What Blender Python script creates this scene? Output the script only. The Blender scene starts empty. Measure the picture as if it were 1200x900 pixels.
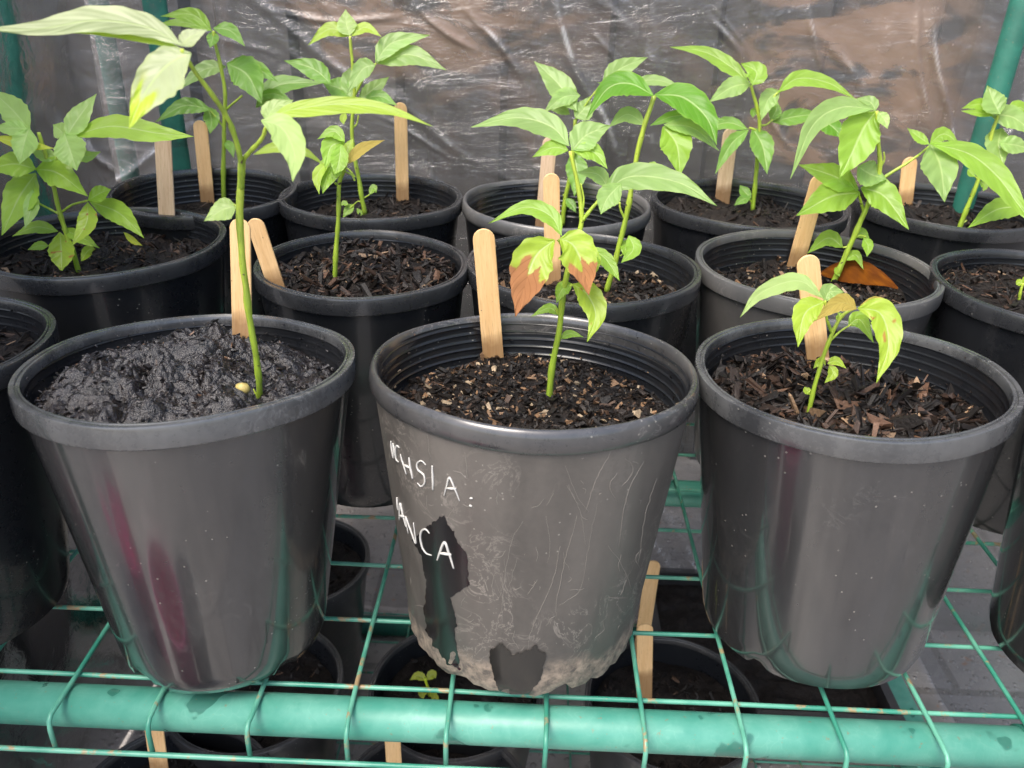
import bpy, math, random
import numpy as np
from mathutils import Vector, Matrix, noise
from mathutils.bvhtree import BVHTree
from mathutils.geometry import delaunay_2d_cdt
random.seed(7); rng=np.random.default_rng(11)
SC=bpy.context.scene; COL=SC.collection
PI=math.pi
# ------------------------------------------------------------------ camera
F=961.73; TH=.476332; RO=.03551; YA=.012284; HC=.389172
fw=Vector((-math.sin(YA)*math.cos(TH),math.cos(YA)*math.cos(TH),-math.sin(TH)))
r0=Vector((math.cos(YA),math.sin(YA),0)); u0=r0.cross(fw)
rt=r0*math.cos(RO)+u0*math.sin(RO); up=-r0*math.sin(RO)+u0*math.cos(RO)
O=Vector((0,0,HC))
cam=bpy.data.cameras.new('camera'); co=bpy.data.objects.new('camera',cam); COL.objects.link(co)
co.matrix_world=Matrix(((rt.x,up.x,-fw.x,0),(rt.y,up.y,-fw.y,0),(rt.z,up.z,-fw.z,HC),(0,0,0,1)))
cam.sensor_width=36; cam.lens=36*F/1200; cam.clip_start=.02; cam.clip_end=200
cam.dof.use_dof=True; cam.dof.focus_distance=.52; cam.dof.aperture_fstop=15
SC.camera=co
def ray(px,py): return fw+rt*((px-600)/F)+up*((450-py)/F)
def at(px,py,Y):
    d=ray(px,py); return O+d*(Y/d.y)
def atz(px,py,z):
    d=ray(px,py); return O+d*((z-HC)/d.z)
# ------------------------------------------------------------------ node helpers
def mat(name):
    m=bpy.data.materials.new(name); m.use_nodes=True; nt=m.node_tree
    return m,nt,nt.nodes['Principled BSDF'],nt.nodes['Material Output']
def N(nt,typ,inp=None,**kw):
    n=nt.nodes.new(typ)
    for k,v in kw.items(): setattr(n,k,v)
    for k,v in (inp or {}).items():
        if hasattr(v,'is_output'): nt.links.new(v,n.inputs[k])
        else: n.inputs[k].default_value=v
    return n
def L(nt,a,b): nt.links.new(a,b)
def math_(nt,op,a,b=0.0,c=None,clamp=False):
    n=N(nt,'ShaderNodeMath',{0:a,1:b},operation=op,use_clamp=clamp)
    if c is not None: n.inputs[2].default_value=c
    return n.outputs[0]
def noise_(nt,vec,scale,detail=3,rough=.55,dist=0):
    return N(nt,'ShaderNodeTexNoise',{'Vector':vec,'Scale':scale,'Detail':detail,'Roughness':rough,'Distortion':dist}).outputs['Fac']
def ramp(nt,fac,stops,interp='LINEAR'):
    n=N(nt,'ShaderNodeValToRGB',{'Fac':fac}); cr=n.color_ramp; cr.interpolation=interp
    while len(cr.elements)<len(stops): cr.elements.new(.5)
    for e,(p,c) in zip(cr.elements,stops):
        e.position=p; e.color=(c,c,c,1) if isinstance(c,(int,float)) else (*c,1)
    return n.outputs['Color']
def mixc(nt,f,a,b,blend='MIX'):
    n=N(nt,'ShaderNodeMix',data_type='RGBA',blend_type=blend)
    for k,v in ((0,f),(6,a),(7,b)):
        if hasattr(v,'is_output'): nt.links.new(v,n.inputs[k])
        else: n.inputs[k].default_value=v if k==0 else ((*v,1) if len(v)==3 else v)
    return n.outputs[2]
def coord(nt,out='Object',scale=None):
    c=N(nt,'ShaderNodeTexCoord').outputs[out]
    if scale:
        c=N(nt,'ShaderNodeMapping',{'Vector':c,'Scale':scale}).outputs[0]
    return c
def bump(nt,h,strength,dist,bsdf,normal=None):
    b=N(nt,'ShaderNodeBump',{'Height':h,'Strength':strength,'Distance':dist})
    if normal is not None: L(nt,normal,b.inputs['Normal'])
    if bsdf is not None: L(nt,b.outputs[0],bsdf.inputs['Normal'])
    return b.outputs[0]
# ------------------------------------------------------------------ materials
def plastic(name,base,dust,dustamt,rough,seed=0.0,spec=.5,streak=.0,crust=False,coat=.6):
    m,nt,b,o=mat(name)
    c=N(nt,'ShaderNodeMapping',{'Vector':coord(nt),'Location':(seed,seed*1.7,seed*.3)}).outputs[0]
    cs=N(nt,'ShaderNodeMapping',{'Vector':c,'Scale':(1,1,.22)}).outputs[0]
    big=noise_(nt,cs,22,4,.6); fine=noise_(nt,c,260,4,.7)
    d=ramp(nt,math_(nt,'ADD',math_(nt,'MULTIPLY',big,.8),math_(nt,'MULTIPLY',fine,.2)),[(.36,.08),(.70,1)])
    d=math_(nt,'MULTIPLY',d,dustamt)
    vor=N(nt,'ShaderNodeTexVoronoi',{'Vector':c,'Scale':190}).outputs['Distance']
    vm=noise_(nt,c,30,2)
    sp=math_(nt,'MULTIPLY',math_(nt,'LESS_THAN',vor,.10),math_(nt,'GREATER_THAN',vm,.55))
    # watermark swirls left by dried drops
    sw=noise_(nt,c,34,5,.65,1.6)
    ring=math_(nt,'SUBTRACT',1.0,math_(nt,'MULTIPLY',math_(nt,'ABSOLUTE',math_(nt,'SUBTRACT',sw,.5)),55.0),clamp=True)
    ring=math_(nt,'MULTIPLY',ring,math_(nt,'MULTIPLY',ramp(nt,noise_(nt,c,13,2),[(.5,0),(.62,1)]),.3))
    col=mixc(nt,d,base,dust)
    col=mixc(nt,math_(nt,'MULTIPLY',ring,dustamt*2),col,tuple(min(1,x*2.2) for x in dust))
    col=mixc(nt,math_(nt,'MULTIPLY',sp,.42),col,(.34,.32,.28))
    rr=math_(nt,'ADD',math_(nt,'MULTIPLY',d,.28),rough)
    rr=math_(nt,'ADD',rr,math_(nt,'MULTIPLY',fine,.1))
    if crust:
        z=N(nt,'ShaderNodeSeparateXYZ',{0:coord(nt)}).outputs[2]
        zz=math_(nt,'ADD',z,math_(nt,'MULTIPLY',noise_(nt,c,38,5,.6),-.036))
        k=math_(nt,'MULTIPLY',ramp(nt,zz,[(-.008,1),(.010,0)]),.8)
        kc=mixc(nt,ramp(nt,noise_(nt,c,150,4,.7),[(.35,0),(.65,1)]),(.07,.06,.05),(.30,.24,.18))
        col=mixc(nt,k,col,kc); rr=math_(nt,'ADD',rr,math_(nt,'MULTIPLY',k,.4))
        bump(nt,math_(nt,'MULTIPLY',k,noise_(nt,c,120,4)),.6,.002,b)
    else:
        bump(nt,math_(nt,'ADD',noise_(nt,cs,40,3),math_(nt,'MULTIPLY',fine,.25)),.09,.0016,b)
    L(nt,col,b.inputs['Base Color']); L(nt,rr,b.inputs['Roughness'])
    b.inputs['Specular IOR Level'].default_value=spec
    if coat: b.inputs['Coat Weight'].default_value=coat; L(nt,math_(nt,'ADD',.03,math_(nt,'MULTIPLY',d,.38)),b.inputs['Coat Roughness']); b.inputs['Coat IOR'].default_value=1.55
    return m
M={}
M['p_clean']=plastic('black_plastic',(.007,.008,.010),(.04,.04,.04),.16,.22,1,spec=.35,coat=.22)
M['p_front']=plastic('dusty_black_plastic',(.016,.016,.017),(.050,.049,.047),.34,.14,4,coat=1.0)
M['p_front2']=plastic('smeared_black_plastic',(.016,.016,.017),(.050,.049,.047),.32,.14,9,coat=1.0)
M['p_grey']=plastic('grey_black_plastic',(.035,.035,.036),(.14,.13,.12),.5,.32,14)
M['p_scuff']=plastic('scuffed_faded_plastic',(.050,.046,.041),(.125,.112,.098),.85,.38,21,crust=True,coat=.15)
M['p_rim']=plastic('rim_plastic',(.016,.017,.019),(.17,.172,.17),.5,.16,30)  # pale dust tone also carries the rim's sheen, painted in
M['p_rimd']=plastic('dark_rim_plastic',(.010,.011,.013),(.09,.09,.09),.24,.2,37,coat=.4)
M['p_rimg']=plastic('grey_rim_plastic',(.05,.052,.053),(.16,.15,.14),.5,.30,33,coat=.3)
M['p_rim2']=plastic('worn_rolled_rim_plastic',(.020,.021,.023),(.16,.15,.14),.4,.2,41)
M['p_low']=plastic('lower_pot_plastic',(.012,.013,.015),(.09,.08,.07),.35,.4,50)
def green(name,base,pale,rough,lines=.14):
    m,nt,b,o=mat(name); c=coord(nt)
    n1=noise_(nt,c,30,5,.6,.4); n2=noise_(nt,c,160,4,.7)
    v=N(nt,'ShaderNodeTexVoronoi',{'Vector':mixc(nt,.035,c,N(nt,'ShaderNodeTexNoise',{'Vector':c,'Scale':60.0}).outputs['Color']),'Scale':85,'Randomness':1.0},feature='DISTANCE_TO_EDGE').outputs['Distance']
    col=mixc(nt,ramp(nt,n1,[(.38,0),(.62,1)]),base,pale)
    edge=ramp(nt,v,[(0,1),(.03,.6),(.06,0)])
    col=mixc(nt,math_(nt,'MULTIPLY',math_(nt,'MULTIPLY',edge,ramp(nt,n1,[(.45,0),(.6,1)])),lines),col,(.42,.62,.52))
    wet=ramp(nt,noise_(nt,c,26,3,.5,.3),[(.64,0),(.67,1)])
    col=mixc(nt,math_(nt,'MULTIPLY',wet,.7),col,tuple(x*.4 for x in base))
    col=mixc(nt,math_(nt,'MULTIPLY',math_(nt,'GREATER_THAN',noise_(nt,c,300,3,.7),.68),.5),col,(.2,.12,.06))
    L(nt,col,b.inputs['Base Color'])
    L(nt,math_(nt,'SUBTRACT',math_(nt,'ADD',math_(nt,'MULTIPLY',n2,.25),rough),math_(nt,'MULTIPLY',wet,.28)),b.inputs['Roughness'])
    bump(nt,n2,.15,.001,b)
    return m
M['rail']=green('green_painted_tube',(.045,.215,.16),(.085,.275,.21),.3,lines=.05)
M['post']=green('dark_green_painted_post',(.004,.075,.052),(.008,.11,.075),.6,lines=0)
def wirem():
    m,nt,b,o=mat('green_coated_wire'); c=coord(nt)
    n=noise_(nt,c,60,4,.7)
    col=mixc(nt,ramp(nt,noise_(nt,c,25,3),[(.4,0),(.6,1)]),(.03,.19,.13),(.10,.31,.22))
    col=mixc(nt,ramp(nt,n,[(.57,0),(.64,1)]),col,(.26,.19,.10))
    L(nt,col,b.inputs['Base Color']); b.inputs['Roughness'].default_value=.38
    bump(nt,n,.3,.001,b); return m
M['wire']=wirem()
def leafm():
    m,nt,b,o=mat('leaf')
    uv=N(nt,'ShaderNodeSeparateXYZ',{0:N(nt,'ShaderNodeTexCoord').outputs['UV']})
    t=uv.outputs[0]; s=math_(nt,'ABSOLUTE',math_(nt,'SUBTRACT',uv.outputs[1],.5))  # 0..0.5
    ca=N(nt,'ShaderNodeAttribute',attribute_name='Col').outputs['Color']
    c=coord(nt)
    ph=math_(nt,'SUBTRACT',math_(nt,'MULTIPLY',t,9.0),math_(nt,'MULTIPLY',s,5.0))
    ph=math_(nt,'ADD',ph,math_(nt,'MULTIPLY',noise_(nt,c,60,1),.9))
    fr=math_(nt,'ABSOLUTE',math_(nt,'SUBTRACT',math_(nt,'FRACT',ph),.5))
    vein=ramp(nt,fr,[(0,1),(.045,.5),(.11,0)])
    mid=ramp(nt,s,[(0,1),(.018,.8),(.04,0)])
    n1=noise_(nt,c,55,3); n2=noise_(nt,c,420,3)
    hsv=N(nt,'ShaderNodeHueSaturation',{'Color':ca,'Value':math_(nt,'ADD',.70,math_(nt,'MULTIPLY',n1,.56)),'Saturation':1.0})
    col=hsv.outputs[0]
    col0=col; col=mixc(nt,math_(nt,'MULTIPLY',vein,.13),col,(.46,.60,.22))
    col=mixc(nt,math_(nt,'MULTIPLY',mid,.6),col,(.52,.66,.26))
    sc0=N(nt,'ShaderNodeSeparateColor',{0:ca}); dd=math_(nt,'MULTIPLY',math_(nt,'SUBTRACT',sc0.outputs[0],sc0.outputs[1]),9.0,clamp=True)
    col=mixc(nt,dd,col,mixc(nt,math_(nt,'MULTIPLY',vein,.4),col0,(.16,.06,.02)))
    L(nt,col,b.inputs['Base Color'])
    L(nt,math_(nt,'ADD',.26,math_(nt,'MULTIPLY',n1,.26)),b.inputs['Roughness'])
    sc_=N(nt,'ShaderNodeSeparateColor',{0:ca}); dead=math_(nt,'MULTIPLY',math_(nt,'SUBTRACT',sc_.outputs[0],sc_.outputs[1]),9.0,clamp=True)
    L(nt,math_(nt,'MULTIPLY',math_(nt,'SUBTRACT',1.0,dead),.5),b.inputs['Specular IOR Level'])
    h=math_(nt,'SUBTRACT',math_(nt,'MULTIPLY',fr,.8),math_(nt,'MULTIPLY',mid,.7))
    h=math_(nt,'ADD',h,math_(nt,'MULTIPLY',noise_(nt,c,130,3),.9))
    nm=bump(nt,h,.22,.0009,b)
    tr=N(nt,'ShaderNodeBsdfTranslucent',{'Color':mixc(nt,math_(nt,'MULTIPLY',math_(nt,'SUBTRACT',1.0,dead),.55),col,(.62,.85,.06),'MIX'),'Normal':nm})
    mx=N(nt,'ShaderNodeMixShader',{0:.48,1:b.outputs[0],2:tr.outputs[0]})
    L(nt,mx.outputs[0],o.inputs['Surface']); return m
M['leaf']=leafm()
def stemm():
    m,nt,b,o=mat('stem'); c=coord(nt)
    ca=N(nt,'ShaderNodeAttribute',attribute_name='Col').outputs['Color']
    cs=N(nt,'ShaderNodeMapping',{'Vector':c,'Scale':(1,1,.15)}).outputs[0]
    col=mixc(nt,ramp(nt,noise_(nt,cs,400,3),[(.4,0),(.65,.5)]),ca,(.10,.16,.02))
    col=mixc(nt,math_(nt,'GREATER_THAN',noise_(nt,c,260,2),.70),col,(.06,.04,.02))
    L(nt,col,b.inputs['Base Color']); b.inputs['Roughness'].default_value=.4
    b.inputs['Subsurface Weight'].default_value=.15; b.inputs['Subsurface Radius'].default_value=(.002,.003,.001)
    bump(nt,noise_(nt,cs,500,3),.3,.0005,b); return m
M['stem']=stemm()
def woodm(name,a,bb,stain):
    m,nt,b,o=mat(name); c=coord(nt,'Object')
    cs=N(nt,'ShaderNodeMapping',{'Vector':c,'Scale':(9,9,.55)}).outputs[0]
    g=noise_(nt,cs,55,4,.65,.8)
    col=mixc(nt,ramp(nt,g,[(.3,0),(.7,1)]),a,bb)
    col=mixc(nt,math_(nt,'MULTIPLY',ramp(nt,noise_(nt,cs,150,2),[(.6,0),(.72,1)]),.5),col,(.30,.15,.055))
    z=N(nt,'ShaderNodeSeparateXYZ',{0:c}).outputs[2]
    zz=math_(nt,'ADD',z,math_(nt,'MULTIPLY',noise_(nt,c,70,3),-.02))
    wet=ramp(nt,zz,[(-.004,1),(.012,0)])
    col=mixc(nt,math_(nt,'MULTIPLY',wet,stain),col,(.17,.085,.03))
    col=mixc(nt,math_(nt,'MULTIPLY',math_(nt,'GREATER_THAN',noise_(nt,c,210,2,.7),.735),.8),col,(.05,.03,.02))
    L(nt,col,b.inputs['Base Color']); b.inputs['Roughness'].default_value=.62
    bump(nt,g,.25,.0006,b); return m
M['wood']=woodm('birch_stick_wood',(.60,.36,.15),(.74,.50,.25),.75)
M['wood_old']=woodm('weathered_stick_wood',(.45,.30,.18),(.66,.50,.34),.85)
def soilm(name,a,bb,rough,wet=0):
    m,nt,b,o=mat(name); c=coord(nt)
    n1=noise_(nt,c,120,6,.7); n2=noise_(nt,c,600,4,.7)
    col=mixc(nt,ramp(nt,n1,[(.35,0),(.7,1)]),a,bb)
    L(nt,col,b.inputs['Base Color']); L(nt,math_(nt,'ADD',rough,math_(nt,'MULTIPLY',n2,.22 if wet else .3)),b.inputs['Roughness'])
    bump(nt,math_(nt,'ADD',n1,math_(nt,'MULTIPLY',n2,.2 if wet else .5)),.76 if wet else .9,.003,b)
    b.inputs['Specular IOR Level'].default_value=.75 if wet else .2
    return m
M['soil']=soilm('potting_mix',(.005,.004,.0035),(.02,.015,.012),.35)
M['mud']=soilm('wet_clumpy_soil',(.004,.003,.0027),(.022,.015,.012),.14,1)
def chipm():
    m,nt,b,o=mat('bark_bits'); c=coord(nt)
    ca=N(nt,'ShaderNodeAttribute',attribute_name='Col').outputs['Color']
    n=noise_(nt,c,500,4,.7)
    col=mixc(nt,ramp(nt,n,[(.35,0),(.7,.5)]),ca,(.015,.01,.008))
    L(nt,col,b.inputs['Base Color']); L(nt,math_(nt,'ADD',.22,math_(nt,'MULTIPLY',n,.45)),b.inputs['Roughness']); b.inputs['Specular IOR Level'].default_value=.26
    bump(nt,n,.6,.0012,b); return m
M['chip']=chipm(); M['chip_wet']=M['chip'].copy(); _b=M['chip_wet'].node_tree.nodes['Principled BSDF']; M['chip_wet'].node_tree.links.remove(_b.inputs['Roughness'].links[0]); _b.inputs['Roughness'].default_value=.3; _b.inputs['Specular IOR Level'].default_value=.6
def simple(name,colr,rough=.5,spec=.5,metal=0):
    m,nt,b,o=mat(name); c=coord(nt); n=noise_(nt,c,90,4)
    L(nt,mixc(nt,n,tuple(x*.8 for x in colr),tuple(min(1,x*1.15) for x in colr)),b.inputs['Base Color'])
    b.inputs['Roughness'].default_value=rough; b.inputs['Specular IOR Level'].default_value=spec; b.inputs['Metallic'].default_value=metal
    return m
M['chalk']=simple('white_paint_pen',(.50,.49,.46),.6)
M['scratch']=simple('pale_scratch',(.17,.155,.135),.6)
M['wetp']=simple('wet_black_plastic',(.012,.011,.011),.15)
M['damp']=simple('damp_plastic',(.016,.015,.013),.16)
M['label_ink']=simple('pencil_writing',(.25,.16,.08),.7)
# ------------------------------------------------------------------ object helpers
def tag(o,label=None,cat=None,group=None,kind=None):
    for k,v in (('label',label),('category',cat),('group',group),('kind',kind)):
        if v: o[k]=v
    return o
def empty(name,loc,label,cat,group=None,rot=(0,0,0)):
    e=bpy.data.objects.new(name,None); e.empty_display_size=.02; COL.objects.link(e)
    e.location=loc; e.rotation_euler=rot; tag(e,label,cat,group); return e
def obj(name,verts,faces,material,parent=None,smooth=True,off=None,cols=None,uvs=None):
    me=bpy.data.meshes.new(name)
    if off is not None: verts=[Vector(v)-off for v in verts]
    me.from_pydata([tuple(v) for v in verts],[],faces)
    if isinstance(material,(list,tuple)):
        for x in material: me.materials.append(x)
    else: me.materials.append(material)
    if smooth: me.polygons.foreach_set('use_smooth',[True]*len(me.polygons))
    if cols is not None:
        a=me.color_attributes.new('Col','FLOAT_COLOR','POINT')
        a.data.foreach_set('color',np.asarray(cols,dtype=np.float32).ravel())
    if uvs is not None:
        ul=me.uv_layers.new(name='UVMap'); li=np.empty(len(me.loops),dtype=np.int32); me.loops.foreach_get('vertex_index',li)
        ul.data.foreach_set('uv',np.asarray(uvs,dtype=np.float32)[li].ravel())
    me.update(); o=bpy.data.objects.new(name,me); COL.objects.link(o)
    if parent: o.parent=parent
    return o
def catmull(P,n):
    P=[Vector(p) for p in P]
    if len(P)==2: return [P[0].lerp(P[1],i/(n-1)) for i in range(n)]
    Q=[P[0]*2-P[1]]+P+[P[-1]*2-P[-2]]; segs=len(P)-1; out=[]
    for i in range(n):
        t=i/(n-1)*segs; k=min(int(t),segs-1); t-=k
        a,b,c,d=Q[k:k+4]
        out.append(.5*((2*b)+(c-a)*t+(2*a-5*b+4*c-d)*t*t+(3*b-3*c+d-a)*t*t*t))
    return out
def tube(P,R,seg=10,V=None,Fc=None,caps=True):
    V=[] if V is None else V; Fc=[] if Fc is None else Fc
    n=len(P); R=R if isinstance(R,(list,tuple)) else [R]*n
    ref=None; base=len(V)
    for i,p in enumerate(P):
        t=(P[min(i+1,n-1)]-P[max(i-1,0)]).normalized()
        if ref is None: ref=t.orthogonal().normalized()
        ref=(ref-t*ref.dot(t)).normalized(); b=t.cross(ref)
        for k in range(seg):
            a=2*PI*k/seg; V.append(p+(ref*math.cos(a)+b*math.sin(a))*R[i])
    for i in range(n-1):
        for k in range(seg):
            k2=(k+1)%seg; q=base+i*seg
            Fc.append((q+k,q+k2,q+seg+k2,q+seg+k))
    if caps:
        Fc.append(tuple(base+k for k in reversed(range(seg)))); Fc.append(tuple(base+(n-1)*seg+k for k in range(seg)))
    return V,Fc
def box(V,Fc,a,b):
    q=len(V)
    for z in (a[2],b[2]):
        for x,y in ((a[0],a[1]),(b[0],a[1]),(b[0],b[1]),(a[0],b[1])): V.append(Vector((x,y,z)))
    for f in ((3,2,1,0),(4,5,6,7),(0,1,5,4),(1,2,6,5),(2,3,7,6),(3,0,4,7)): Fc.append(tuple(q+i for i in f))
    return V,Fc
# ------------------------------------------------------------------ pots
def lathe(prof,seg=96,fun=None):
    V=[];Fc=[]
    for i,(r,z) in enumerate(prof):
        for k in range(seg):
            a=2*PI*k/seg; rr,zz=(r,z) if fun is None else fun(r,z,a,i)
            V.append(Vector((rr*math.cos(a),rr*math.sin(a),zz)))
    for i in range(len(prof)-1):
        for k in range(seg):
            k2=(k+1)%seg; Fc.append((i*seg+k,i*seg+k2,(i+1)*seg+k2,(i+1)*seg+k))
    return V,Fc
POTS={}
def pot(key,x,y,zr,R,H,Rb,tx,ty,mb,mr,label,group,style='band',ridges=True,notches=(),name='plant_pot',cat='pot',seg=96,rag=0):
    rot=Matrix.Rotation(ty,3,'Y')@Matrix.Rotation(tx,3,'X')
    loc=Vector((x,y,zr))+rot@Vector((0,0,-H))
    e=empty(name,loc,label,cat,group,(tx,ty,0))
    RG=.0008 if style=='roll' else .0004
    rb=R-.0020      # body radius under the rim band
    hb=H-.0125      # underside of rim band
    def rad(z): return Rb+(rb-.0012-Rb)*(z/hb)
    prof=[(0.001,.004),(Rb-.012,.004),(Rb-.010,0),(Rb-.004,.0),(Rb-.001,.002),(rad(.008),.008)]
    prof+=[(rad(z),z) for z in np.linspace(.015,hb+.001,14)]
    nb=len(prof)
    # inner wall down to floor
    th=.0028; inner=[]
    zs=np.linspace(H-.004,H-.046,64 if ridges else 10)
    for z in zs:
        rr=rad(min(z,hb))-th+ (z-hb)*.05*(z>hb)
        if ridges:
            ph=((H-z-.004)/.0052)
            if 0<ph<7: rr-=RG*abs(math.sin(ph*PI))**16
        inner.append((rr,z))
    inner+=[(rad(z)-th,z) for z in np.linspace(H-.055,.008,6)]+[(.001,.008)]
    ang=[(a0,w,h) for a0,w,h in notches]
    def fun(r,z,a,i):
        if i<nb and z<.016 and r>Rb-.02:
            for a0,w,h in ang:
                d=abs((a-a0+PI)%(2*PI)-PI)
                if d<w: z+= h*min(1,(1-d/w)*4)*max(0,1-z/.016)
            if rag: z+=rag*max(0,noise.noise(Vector((math.cos(a)*9,math.sin(a)*9,0)))+.15)*max(0,1-z/.016); r+=rag*.5*noise.noise(Vector((math.cos(a)*22,math.sin(a)*22,z*90)))
        return r,z
    V,Fc=lathe(prof,seg,fun)
    k0=len(V); V2,F2=lathe(inner,seg); Fc+=[tuple(i+k0 for i in f) for f in F2]; V+=V2
    if style=='band':
        ri=rad(hb)-th
        rp=[(rad(hb)-.0005,hb+.0012),(R-.0012,hb),(R-.0003,hb+.0008),(R,hb+.003),(R,H-.0012),(R-.0004,H-.0003),(R-.0013,H),(R-.0028,H-.0001),(R-.0033,H-.0010),(R-.0040,H-.0010),(R-.0044,H-.0002),(ri+.0006,H-.0002),(ri,H-.0012),(ri-.0002,H-.006)]
    else:
        ri=rad(hb)-th-.001; rp=[(rad(hb)-.0006,hb+.002)]
        ri=rad(hb)-th; c=(R+ri)/2; hw=(R-ri)/2
        for a in np.linspace(-PI*.42,PI*1.0,16):
            rp.append((c+hw*math.cos(a),H-.007+.007*math.sin(a) if a>0 else H-.007+.0065*math.sin(a)))
        rp.append((ri-.0002,H-.014))
    def wob(r,z,a,i): return r*(1+.0015*math.sin(2*a+key_h)+.002*math.sin(3*a+1)),z+.0006*math.sin(2*a+key_h*2)+.0004*math.sin(5*a)
    key_h=(sum(map(ord,key))*1.7)%6.28
    Vr,Fr=lathe(rp,seg,wob)
    body=obj('body',V,Fc,[mb,M['p_clean']],e); body.data.polygons.foreach_set('material_index',[0]*((len(prof)-1)*seg)+[1]*(len(Fc)-(len(prof)-1)*seg)); rim=obj('rim',Vr,Fr,mr,e)
    for q in (body,rim): q.data.set_sharp_from_angle(angle=math.radians(38))
    mw=Matrix.Translation(loc)@rot.to_4x4()
    POTS[key]=dict(mw=mw,R=R,H=H,Rb=Rb,rad=rad,hb=hb,e=e,V=V,F=Fc,th=th,loc=loc,rot=(tx,ty,0))
    return e
G='black plastic nursery pots standing on the green wire shelf'
FN=-PI/2
pot('F1',-.1832,.4063,.1865,.0891,.1830,.0605,-.0976,-.0167,M['p_front'],M['p_rim'],'front left shiny black pot heaped with wet muddy soil to its rim',G,notches=[(FN-.55,.13,.006),(FN-.35,.05,.003),(FN+.9,.1,.004)])
pot('F2',.0068,.4227,.1865,.0935,.1815,.0705,-.0887,.0023,M['p_scuff'],M['p_rim2'],'scuffed grey brown faded pot with white handwriting and a dark wet patch',G,style='roll',rag=.004,notches=[(FN+.35,.09,.005),(FN-.5,.1,.005)])
pot('F3',.1887,.4287,.1865,.0875,.1775,.0690,-.0486,-.0479,M['p_front2'],M['p_rim'],'front right smooth black pot with bark chips and the smallest yellowish seedling',G,notches=[(FN-.75,.1,.005)])
pot('F0',-.3620,.4120,.1865,.088,.182,.066,-.06,.0,M['p_clean'],M['p_rimd'],'black pot cut off by the left edge of the photo beside the muddy pot',G)
pot('F4',.3800,.4050,.1865,.088,.182,.066,-.03,.0,M['p_front'],M['p_rimd'],'dark pot side just peeking in at the lower right edge of the photo',G)
pot('M1',-.3319,.6149,.186,.092,.184,.069,.0,.0,M['p_clean'],M['p_rimd'],'middle row black pot behind and left of the muddy front pot',G)
pot('M2',-.1220,.5835,.186,.0790,.184,.060,.0,.0,M['p_clean'],M['p_rimd'],'middle row small black pot brimming with dark bark between two front pots',G)
pot('M3',.0435,.5986,.186,.0888,.184,.067,-.02,.0,M['p_clean'],M['p_rimd'],'glossy black middle row pot directly behind the scuffed front pot',G)
pot('M4',.2264,.6193,.186,.0927,.184,.070,.0,.0,M['p_grey'],M['p_rimg'],'greyish middle row pot with a curled orange dead leaf on its soil',G)
pot('M5',.4009,.5898,.186,.091,.184,.069,.0,.0,M['p_clean'],M['p_rimd'],'middle row black pot cut by the right edge, its soil almost bare',G)
pot('B1',-.3100,.7727,.186,.0860,.184,.065,.02,.0,M['p_clean'],M['p_rimd'],'leftmost black pot of the back row, partly behind the middle row pot',G)
pot('B2',-.1502,.7766,.186,.0868,.184,.066,.0,.0,M['p_clean'],M['p_rimd'],'second black pot from the left in the back row, by the plastic cover',G)
pot('B3',.0266,.7806,.186,.0909,.184,.069,.0,.0,M['p_clean'],M['p_rimg'],'back row pot with a thick grey rolled rim and deep inside ridges',G,style='roll')
pot('B4',.2159,.8070,.186,.0945,.184,.071,.0,.0,M['p_clean'],M['p_rimd'],'back row black pot right of the grey rolled rim pot',G)
pot('B5',.4213,.8279,.186,.092,.184,.070,.0,.0,M['p_clean'],M['p_rimd'],'rightmost black pot of the back row with a shiny rim',G)
GL='pots on the lower shelf under the wire mesh'
for k,x,y,lab in (('LA',-.27,.80,'lower pot farthest back, seen through the mesh left of the scuffed pot'),
  ('LB',-.262,.603,'lower black pot under the muddy front pot, behind the front rail'),
  ('LC',-.054,.609,'lower black pot with a tiny yellow green sprout under the scuffed pot'),
  ('LD',.169,.605,'lower pot with two pale wooden sticks, below the gap between two front pots'),
  ('LE',-.292,.462,'lower pot nearest the camera at the bottom left below the rail'),
  ('LF',-.062,.473,'lower pot nearest the camera at the bottom centre below the rail')):
    pot(k,x,y,-.28,.09,.184,.068,0,0,M['p_low'],M['p_low'],lab,GL,ridges=False,seg=64)
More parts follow.
